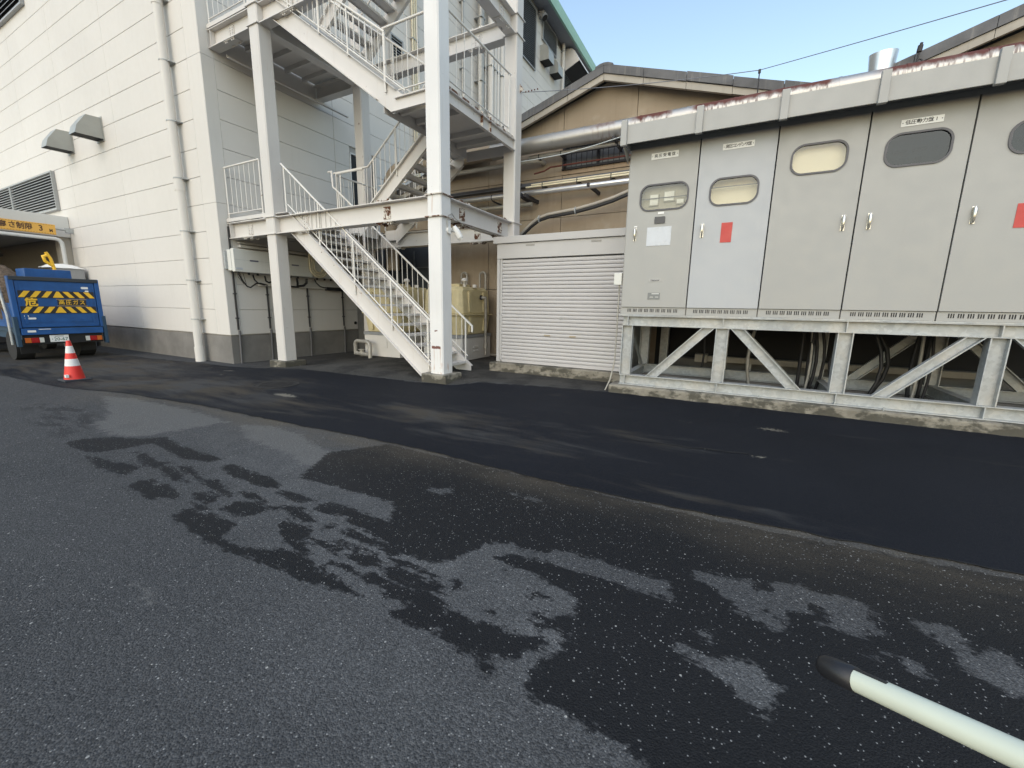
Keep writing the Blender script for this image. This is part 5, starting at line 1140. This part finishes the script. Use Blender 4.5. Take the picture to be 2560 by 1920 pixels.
# exhaust stack, mast, lamp rod, overhead wires
t = thing('exhaust_stack', 'short flared silver exhaust stack above the cabinets', 'exhaust stack', (1.72, 9.55, 5.1))
m = M(); n = 28; sv = []
for (r_, z_) in ((.165, 5.0), (.165, 5.28), (.165, 5.281), (.190, 5.60)):
    for j in range(n):
        a = 2*math.pi*j/n; sv.append((1.72+r_*math.cos(a), 9.62+r_*math.sin(a), z_ + (.03*math.sin(a) if z_ > 5.5 else 0)))
m.add(sv, [(i*n+j, i*n+(j+1) % n, (i+1)*n+(j+1) % n, (i+1)*n+j) for i in range(3) for j in range(n)], True)
m.obj('flue', silver, t)
M().lathe([(.17,5.0),(.17,5.25)], 1.72, 9.62, 28, True).obj('collar', plain('collar_grey', (.22,.22,.23), .5, .5), t)
t = thing('signal_lamp', 'small dark signal lamp on a coiled stalk above the rusted pipe', 'signal lamp', (2.12, 9.45, 5.2))
M().tube([(2.12, 9.45, 5.2), (2.125, 9.45, 5.33), (2.135, 9.45, 5.47)], .012, 8).tube([(2.15+.035*math.cos(R(a)), 9.45, 5.30+.035*math.sin(R(a))) for a in range(0, 361, 30)], .010, 8).obj('stalk', iron_dark, t)
M().tube([(2.13, 9.45, 5.44), (2.138, 9.45, 5.53)], .034, 10).obj('lamp_body', iron_dark, t)
M().tube([(2.138, 9.45, 5.53), (2.145, 9.45, 5.565)], .02, 8).obj('lamp_tip', iron_dark, t)
t = thing('wire_rod', 'thin dark rod on the rusted pipe holding up the overhead wire', 'rod', (-.05, 9.4, 5.2))
M().tube([(-.05, 9.4, 5.1), (-.056, 9.4, 5.64)], .010, 8).obj('rod', iron_dark, t)
M().tube([(-.056, 9.4, 5.60), (-.056, 9.4, 5.66)], .022, 8).obj('insulator', iron_dark, t)
t = thing('overhead_wire', 'thin wire from the rear stair column past the roof ridge up into the sky', 'wire', (-1, 9.2, 5.9))
w1 = sag((-4.58, 8.9, 6.0), (-.056, 9.4, 5.65), .05, 12)
M().tube(w1, .007, 6).obj('wire', plain('wire_grey', (.16,.17,.20), .5), t)
M().tube(sag((-.056, 9.4, 5.65), (3.55, 6.4, 4.57), .01, 8), .006, 6).obj('wire', bpy.data.materials['wire_grey'], t)
m = M()
for k in range(5): m.sph((-4.50+.07*k, 8.908, 5.995), .016)
m.obj('turnbuckle', red_rust, t)
M().add([(-4.588, 8.80, 5.95), (-4.588, 8.80, 6.12), (-4.50, 8.80, 6.0), (-4.588, 8.81, 5.95), (-4.588, 8.81, 6.12), (-4.50, 8.81, 6.0)], [(0,2,1), (3,4,5), (0,1,4,3), (1,2,5,4), (2,0,3,5)]).obj('anchor_plate', rust_edge, t)

# ------------------------------------------------------------------ yellow tanks behind the stairs
def tank(x0, x1, y0, y1, label, capx, capy, side_pipe):
    t = thing('chemical_tank', label, 'tank', ((x0+x1)/2, (y0+y1)/2, .07), 'yellow tanks behind the stairs')
    def ring(o, z): return [(x0+o, y0+o+.1, z), (x0+o+.1, y0+o, z), (x1-o-.1, y0+o, z), (x1-o, y0+o+.1, z), (x1-o, y1-o-.1, z), (x1-o-.1, y1-o, z), (x0+o+.1, y1-o, z), (x0+o, y1-o-.1, z)]
    def loft(levels, mat, name, bev=.012):
        m = M(); vs = []
        for o, z in levels: vs += ring(o, z)
        n = 8; fs = [(i*n+j, i*n+(j+1) % n, (i+1)*n+(j+1) % n, (i+1)*n+j) for i in range(len(levels)-1) for j in range(n)]
        fs += [tuple(range(n-1, -1, -1)), tuple(range((len(levels)-1)*n, len(levels)*n))]
        return m.add(vs, fs).obj(name, mat, t, bevel=bev)
    M().box(x0+.02, y0+.02, .06, x1-.02, y1-.02, .62).obj('base', tank_white, t, bevel=.01)
    M().box(x0+.005, y0+.005, .622, x1-.005, y1-.005, .70).obj('base_band', tank_grey, t)
    loft([(.05, .702), (.0, 1.175)], tank_y, 'lower_shell', .02)
    loft([(-.055, 1.177), (-.055, 1.205)], tank_y, 'rim', .005)
    loft([(.0, 1.207), (.03, 1.78), (.10, 1.87)], tank_y, 'upper_shell', .03)
    cx, cy = (x0+x1)/2, (y0+y1)/2
    M().box(cx-.28, cy-.25, 1.86, cx+.22, cy+.25, 1.95).obj('hatch', tank_y, t, bevel=.02)
    # pressed ribs
    for x in (x0+.32, x1-.34): M().box(x-.05, y0-.018, .76, x+.05, y0+.06, 1.16).box(x-.06, y0-.012, 1.25, x+.06, y0+.06, 1.72).obj('rib', tank_y, t, bevel=.012)
    for y in (y0+.40, y1-.36): M().box(x1-.06, y-.05, .76, x1+.018, y+.05, 1.16).box(x1-.06, y-.07, 1.25, x1+.012, y+.07, 1.75).obj('rib', tank_y, t, bevel=.012)
    M().box(x1-.014, y0+.12, .10, x1-.012, y0+.13, .60).obj('base_seam', tank_grey, t)
    c = M().lathe([(.045, 1.84), (.045, 2.00), (.085, 2.005), (.085, 2.03), (.06, 2.075), (.01, 2.09)], capx, capy, 18, True).obj('vent_cap', tank_white, t)
    M().lathe([(.055, 1.86), (.055, 1.93)], capx+.20, capy+.15, 14, True).obj('filler', tank_white, t)
    if side_pipe:
        px, py = x1+.10, y0+.95
        M().tube([(x1-.01, py-.08, 1.62), (px, py-.02, 1.62), (px, py, 1.56), (px, py, .42)], .035, 12).tube([(px, py, .42), (px, py, .16)], .03, 12).obj('overflow_pipe', dull_pipe, t)
        M().tube([(x1-.002, py-.08, 1.62), (x1+.03, py-.08, 1.62)], .06, 14).obj('pipe_flange', iron_dark, t)
        M().tube([(px, py, .44), (px, py, .34)], .052, 12).obj('pipe_joint', dull_pipe, t)
        for z in (.26, .36): M().box(x1-.018, y0+.55, z, x1+.006, y0+.78, z+.035).obj('base_vent', tank_white, t, bevel=.008)
    else:
        M().box(x1-.62, y0+.008, .30, x1-.44, y0+.018, .50).obj('access_panel', tank_white, t)
    return t
tank(-8.72, -7.45, 7.92, 9.3, 'yellow tank on a white base behind the stair flight, nearer to the white wall', -7.72, 8.55, False)
tank(-6.98, -5.78, 8.25, 9.66, 'yellow tank behind the foot of the stairs, with a grey overflow pipe', -6.02, 8.75, True)
t = thing('bent_pipe', 'grey pipe frame with a valve in front of the left tank base', 'pipe', (-8.3, 7.75, .05))
M().tube([(-8.93, 7.82, .08), (-8.93, 7.82, .36), (-8.90, 7.82, .42), (-8.84, 7.82, .45), (-8.36, 7.72, .45), (-8.30, 7.71, .42), (-8.27, 7.70, .36), (-8.27, 7.70, .0)], .05, 14).obj('pipe', dull_pipe, t)
M().tube([(-8.90, 7.80, .12), (-8.30, 7.70, .12)], .05, 12).obj('lower_pipe', dull_pipe, t)
M().tube([(-8.62, 7.75, .12), (-8.62, 7.75, .22)], .06, 12).tube([(-8.62, 7.75, .22), (-8.62, 7.75, .24)], .09, 12).obj('valve', dull_pipe, t)
for x in (-6.72, -6.12):
    o = M().tube([(x-.09, 9.75, 1.9), (x-.09, 9.75, 2.22)] + [(x-.09*math.cos(R(a)), 9.75, 2.22+.09*math.sin(R(a))) for a in range(20, 181, 20)] + [(x+.09, 9.75, 1.75)], .028, 10).obj('vent_pipe', dull_pipe)
    tag(o, 'dark hooked vent pipe above the right tank, ' + ('nearer to the stair column' if x < -6.5 else 'nearer to the shed'), 'vent pipe', 'hooked vent pipes behind the tank')
o = M().tube([(-5.9, 9.72, .10), (-4.55, 9.3, .14)], .035, 10).obj('ground_pipe', verge_board); tag(o, 'pale pipe along the foot of the ochre wall between tank and shed', 'pipe')

# ------------------------------------------------------------------ traffic cone
cxn, cyn = -11.15, 2.97; zg = gz(cxn, cyn)
t = thing('traffic_cone', 'red and white striped traffic cone on the asphalt behind the blue truck', 'traffic cone', (cxn, cyn, zg))
M().prism([(cxn-.19,cyn-.19),(cxn+.19,cyn-.19),(cxn+.19,cyn+.19),(cxn-.19,cyn+.19)], 'z', zg, zg+.035).obj('base', rubber_strip, t, bevel=.01)
cr_ = lambda z: .148 - .118*(z-.035)/.73
bz = [.035, .285, .42, .53, .665, .765]
for i in range(5):
    M().lathe([(cr_(bz[i]), bz[i]), (cr_(bz[i+1]), bz[i+1])], cxn, cyn, 28, True, base=zg).obj('white_band' if i in (1, 3) else 'red_band', cone_white if i in (1, 3) else cone_red, t)
M().box(cxn+.06, cyn-.152, zg+.08, cxn+.14, cyn-.11, zg+.13).obj('sticker', white_label, t)

# ------------------------------------------------------------------ blue truck seen from behind
XR = -15.15; Y0, Y1 = 3.20, 4.80; ZG = gz(-16, 4)
tr = thing('gas_truck', 'small blue flatbed truck with yellow and black hazard stripes on its tailgate', 'truck', (XR-2, 4.0, ZG))
M().box(XR-3.3, Y0+.1, .42, XR-.12, Y0+.28, .60).box(XR-3.3, Y1-.28, .42, XR-.12, Y1-.1, .60).box(XR-3.3, Y0+.05, .60, XR-.02, Y1-.05, .70).obj('chassis', truck_dark, tr)
gate = M().box(XR-.06, Y0+.10, .72, XR, Y1-.10, 1.84).obj('tailgate', truck_blue, tr, bevel=.008)
M().box(XR+.001, Y0+.17, .80, XR+.012, Y0+.22, 1.80).box(XR+.001, Y1-.22, .80, XR+.012, Y1-.17, 1.80).box(XR+.001, Y0+.23, .84, XR+.010, Y1-.23, .90).obj('pressing', truck_blue, gate)
M().box(XR-.10, Y0+.02, 1.842, XR+.03, Y1-.02, 1.935).obj('rubber_rail', rubber_strip, tr, bevel=.01)
for y0, y1 in ((Y0, Y0+.09), (Y1-.09, Y1)): M().box(XR-.14, y0, .70, XR+.02, y1, 1.93).obj('corner_post', truck_blue, tr, bevel=.008)
for y0, y1 in ((Y0-.03, Y0+.04), (Y1-.04, Y1+.03)): M().box(XR-.10, y0, .26, XR+.035, y1, .98).obj('lift_rail', truck_dark, tr, bevel=.006)
for y in (Y0, Y1-.05): M().box(XR-3.2, y, .72, XR-.15, y+.05, 1.30).obj('side_board', truck_blue, tr)
M().box(XR-3.2, Y0+.05, .70, XR-.07, Y1-.05, .75).obj('bed', truck_dark, tr)
M().box(XR-.05, Y0+.06, .54, XR+.04, Y1-.06, .69).obj('lift_beam', truck_blue, tr, bevel=.006)
M().box(XR-.10, Y0+.08, .30, XR-.02, Y1-.08, .535).obj('bumper', slot_dark, tr)
for (a, b, c_) in ((Y0+.10, -1, 1), (Y1-.10, 1, -1)):
    s = 1 if c_ > 0 else -1
    for (u0, u1, mt, nm) in ((0.0, .10, tail_amber, 'amber_lens'), (.102, .24, tail_red, 'red_lens'), (.242, .32, tail_white, 'white_lens')):
        M().box(XR-.015, a+s*u0, .345, XR+.02, a+s*u1, .465).obj(nm, mt, tr, bevel=.006)
pl_ = M().box(XR+.005, 3.72, .345, XR+.012, 4.06, .515).obj('number_plate', white_label, tr, bevel=.003)
gr_ = plain('plate_green', (.03,.12,.08), .5)
text('20-67', .115, (XR+.0135, 3.915, .41), 'east', gr_, pl_, 'letter', .95, .0005)
text('・', .09, (XR+.0135, 3.76, .41), 'east', gr_, pl_, 'letter')
M().box(XR+.0125, 3.81, .477, XR+.0135, 3.97, .497).obj('print_line', louvre_grey, pl_)
def stripe(zc):
    h = .075; y0, y1 = Y0+.13, Y1-.13
    b = M().box(XR+.001, y0, zc-h-.01, XR+.014, y1, zc+h+.01).obj('stripe_board', ink, tr)
    n = 7; w = (y1-y0)/n
    for i in range(n):
        c = y0+w*(i+.5); k = .055
        if i < 3: poly = [(c-.05-k, zc-h), (c+.05-k, zc-h), (c+.05+k, zc+h), (c-.05+k, zc+h)]
        elif i == 3: poly = [(c-.10, zc-h), (c+.10, zc-h), (c+.02, zc+h), (c-.02, zc+h)]
        else: poly = [(c-.05+k, zc-h), (c+.05+k, zc-h), (c+.05-k, zc+h), (c-.05-k, zc+h)]
        M().prism(poly, 'x', XR+.0145, XR+.017).obj('yellow_stripe', hazard_y, b)
stripe(1.52); stripe(1.145)
b = M().box(XR+.001, 3.41, 1.20, XR+.006, 3.63, 1.435).obj('warning_plate', ink, tr)
text('危', .255, (XR+.0075, 3.52, 1.325), 'east', hazard_y, b, 'letter', .9, .008)
b = M().box(XR+.001, 3.97, 1.255, XR+.006, 4.50, 1.395).obj('warning_plate', ink, tr)
for k, ch in enumerate('高圧ガス'): text(ch, .125, (XR+.0075, 4.045+.127*k, 1.325), 'east', hazard_y, b, 'letter', .9, .0015)
M().box(XR+.0065, 3.955, 1.24, XR+.0072, 4.515, 1.246).box(XR+.0065, 3.955, 1.404, XR+.0072, 4.515, 1.41).obj('plate_line', hazard_y, b)
M().prism(rrect(4.53, 1.705, .17, .055, .02), 'x', XR+.001, XR+.005).prism(rrect(4.56, 1.615, .105, .055, .027), 'x', XR+.001, XR+.005).prism(rrect(3.46, .935, .19, .045, .02), 'x', XR+.001, XR+.005).prism(rrect(3.40, .995, .08, .045, .02), 'x', XR+.001, XR+.005).box(XR+.041, 3.36, .60, XR+.044, 3.50, .65).box(XR+.041, 3.55, .664, XR+.044, 3.76, .678).obj('sticker', white_label, tr)
for y0, y1 in ((Y0+.06, Y0+.38), (Y1-.38, Y1-.06)):
    for xc in (XR-.95,):
        m = M(); m.tube([(xc, y0, ZG+.36), (xc, y1, ZG+.36)], .36, 26)
        w_ = m.obj('wheel', tyre_m, tr)
        M().tube([(xc, y1-.02, ZG+.36), (xc, y1+.01, ZG+.36)], .19, 18).obj('rim', galv, w_)
for y0, y1 in ((Y0+.06, Y0+.28), (Y1-.28, Y1-.06)):
    w_ = M().tube([(XR-3.9, y0, ZG+.34), (XR-3.9, y1, ZG+.34)], .34, 26).obj('wheel', tyre_m, tr)
for y in (Y0+.1, Y1-.42): M().box(XR-.50, y, ZG+.18, XR-.48, y+.32, .55).obj('mud_flap', slot_dark, tr)
M().prism([(XR-3.35, .45), (XR-3.35, 1.98), (XR-4.3, 1.98), (XR-4.75, 1.25), (XR-4.85, .45)], 'y', Y0+.03, Y1-.03).obj('cab', truck_blue, tr, bevel=.04)
M().prism([(Y0+.2, 1.35), (Y1-.2, 1.35), (Y1-.22, 1.85), (Y0+.22, 1.85)], 'x', XR-3.349, XR-3.335).obj('rear_window', dim_glass, tr)
M().tube([(XR-.3, Y0-.04, .30), (XR-.25, Y0-.05, 1.0), (XR-.5, Y0-.05, 1.72)], .03, 8).obj('lift_arm', galv, tr)
o = M().box(XR-1.05, 3.60, .76, XR-.42, 4.43, 2.15).obj('blue_crate', truck_blue, bevel=.01); tag(o, 'plain blue crate standing in the truck bed behind the tailgate', 'crate')
t = thing('hoist_handle', 'yellow lever hoist handle sticking up behind the blue crate in the truck', 'hoist', (XR-1.5, 4.35, .76))
M().tube([(XR-1.5, 4.44, .76), (XR-1.5, 4.42, 2.25), (XR-1.5, 4.38, 2.50), (XR-1.5, 4.31, 2.66)], .036, 10).obj('lever', hazard_y, t)
M().tube([(XR-1.5, 4.40, 2.30), (XR-1.5, 4.27, 2.42), (XR-1.5, 4.25, 2.54), (XR-1.5, 4.34, 2.58)], .036, 10).obj('hook_guard', hazard_y, t)
# heap under brown sacking in the bed
m = M(); n = 22; kx = 14
vs = []; rg = random.Random(5)
for i in range(kx+1):
    for j in range(n+1):
        u, v = i/kx, j/n
        h = 0.75 + 1.72*(math.sin(math.pi*min(1, max(0, v*1.02)))**.45)*(math.sin(math.pi*u)**.4)*(1-.28*v) + rg.uniform(-.05, .05)
        vs.append((XR-.5-2.4*u, 2.95+1.15*v, max(.76, h) if 0 < i < kx and 0 < j < n else .76))
fs = [(i*(n+1)+j, i*(n+1)+j+1, (i+1)*(n+1)+j+1, (i+1)*(n+1)+j) for i in range(kx) for j in range(n)]
vs = [(x, max(y, Y0+.06) if z < 1.3 else y, z) for x, y, z in vs]
o = m.add(vs, fs, True).obj('sacking_heap', burlap); tag(o, 'brown sacking heaped over the load in the truck bed', 'sacking')

# ------------------------------------------------------------------ carport with its height limit sign
cp = thing('carport', 'white carport with a dark interior built against the white wall behind the truck', 'carport', (-22, 4, -.13))
M().box(-28, -.5, 3.46, -19.95, YF-.01, 4.02).obj('roof', canopy_w, cp)
M().box(-19.95, -.5, 3.44, -19.88, YF-.01, 4.09).obj('fascia', canopy_w, cp)
M().box(-20.3, 5.52, -.13, -19.98, YF-.01, 3.46).obj('post', verge_board, cp)
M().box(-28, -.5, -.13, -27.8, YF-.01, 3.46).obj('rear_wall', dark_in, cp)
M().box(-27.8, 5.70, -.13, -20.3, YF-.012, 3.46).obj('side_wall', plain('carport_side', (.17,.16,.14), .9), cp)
M().box(-26, 2.0, 2.3, -25.6, 5.0, 2.6).obj('inner_beam', iron_dark, cp)
hs = thing('height_sign', 'yellow height limit sign hanging on a grey pipe frame before the carport', 'sign', (-19.6, 4.6, 3.45))
M().tube([(-19.62, .5, 3.33), (-19.62, 5.36, 3.33), (-19.62, 5.44, 3.30), (-19.62, 5.49, 3.22), (-19.62, 5.50, 3.1), (-19.62, 5.50, -.13)], .055, 12).obj('pipe_frame', canopy_w, hs)
M().tube([(-19.62, 5.38, 3.64), (-19.62, 5.72, 3.64)], .03, 10).box(-19.66, 5.62, 3.56, -19.58, YF-.002, 3.70).obj('hanger', galv, hs)
sb = M().box(-19.60, 3.52, 3.445, -19.57, 5.39, 3.757).obj('sign_board', sign_y, hs, bevel=.01)
brown = plain('sign_brown', (.10,.045,.02), .6)
for ch, y, s in (('高', 4.27, .20), ('さ', 4.46, .20), ('制', 4.63, .20), ('限', 4.80, .20), ('3', 5.06, .24), ('M', 5.28, .12)):
    text(ch, s, (-19.568, y, 3.60 if ch != 'M' else 3.56), 'east', brown, sb, 'letter', .85, .006)
for k in range(30):
    for z in (3.468, 3.726): M().box(-19.5695, 3.56+k*.06, z, -19.568, 3.595+k*.06, z+.008).obj('border_dash', brown, sb)
o = M().box(-19.40, 5.05, -.13, -18.95, 5.72, 2.38).obj('grey_locker', plain('locker_grey', (.30,.30,.30), .6), bevel=.01); tag(o, 'tall pale grey locker against the white wall behind the truck', 'locker')
m = M(); vs = []
for i in range(9):
    for j in range(9):
        u, v = i/8, j/8
        vs.append((-19.42+.5*u, 4.80+.93*v, 2.385 + .14*(math.sin(math.pi*u)*math.sin(math.pi*v))**.5 + rg.uniform(-.012, .012)))
o = m.add(vs, [(i*9+j, i*9+j+1, (i+1)*9+j+1, (i+1)*9+j) for i in range(8) for j in range(8)], True).obj('white_bag', white_label); tag(o, 'crumpled white plastic bag lying on the locker beside the carport', 'bag')
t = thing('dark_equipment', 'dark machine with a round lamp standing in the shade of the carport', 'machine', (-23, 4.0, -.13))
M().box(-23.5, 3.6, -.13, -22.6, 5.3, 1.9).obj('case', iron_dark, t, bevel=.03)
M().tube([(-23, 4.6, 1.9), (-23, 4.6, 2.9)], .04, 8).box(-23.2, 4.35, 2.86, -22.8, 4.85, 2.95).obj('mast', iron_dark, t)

# ------------------------------------------------------------------ ivory pole in the near corner
pe = Vector((.214, .895, .728)); pd = (Vector((.579, 1.05, .558))-Vector((0, 0, 1.4)))*.70+Vector((0,0,1.4))
ax = (pd-pe).normalized()
t = thing('pipe_rack', 'ivory pole with a black end cap reaching into the near corner of the yard', 'pole', (pe+ax*1.0)[:2] + (0,))
M().tube([pe+ax*.045, pe+ax*1.0], .0195, 24).obj('pole', pole_ivory, t)
pts = [(-.004, .008), (.0, .015), (.008, .0195), (.03, .0215), (.062, .0215), (.0625, .0198)]
M().tube([pe+ax*a for a, b in pts], [b for a, b in pts], 24).obj('end_cap', black, t)
M().obox(pe+ax*.055+Vector((0,0,.0198)), pe+ax*.105+Vector((0,0,.0198)), .007, .004).obj('cap_tongue', black, t)
fp = pe+ax*.98
M().tube([(fp.x, fp.y, 0.0), (fp.x, fp.y, fp.z+.02)], .0142, 20).obj('upright', pole_ivory, t)
M().tube([(fp.x-.25, fp.y, .015), (fp.x+.25, fp.y, .015)], .0142, 16).tube([(fp.x, fp.y-.25, .015), (fp.x, fp.y+.25, .015)], .0142, 16).obj('foot', pole_ivory, t)
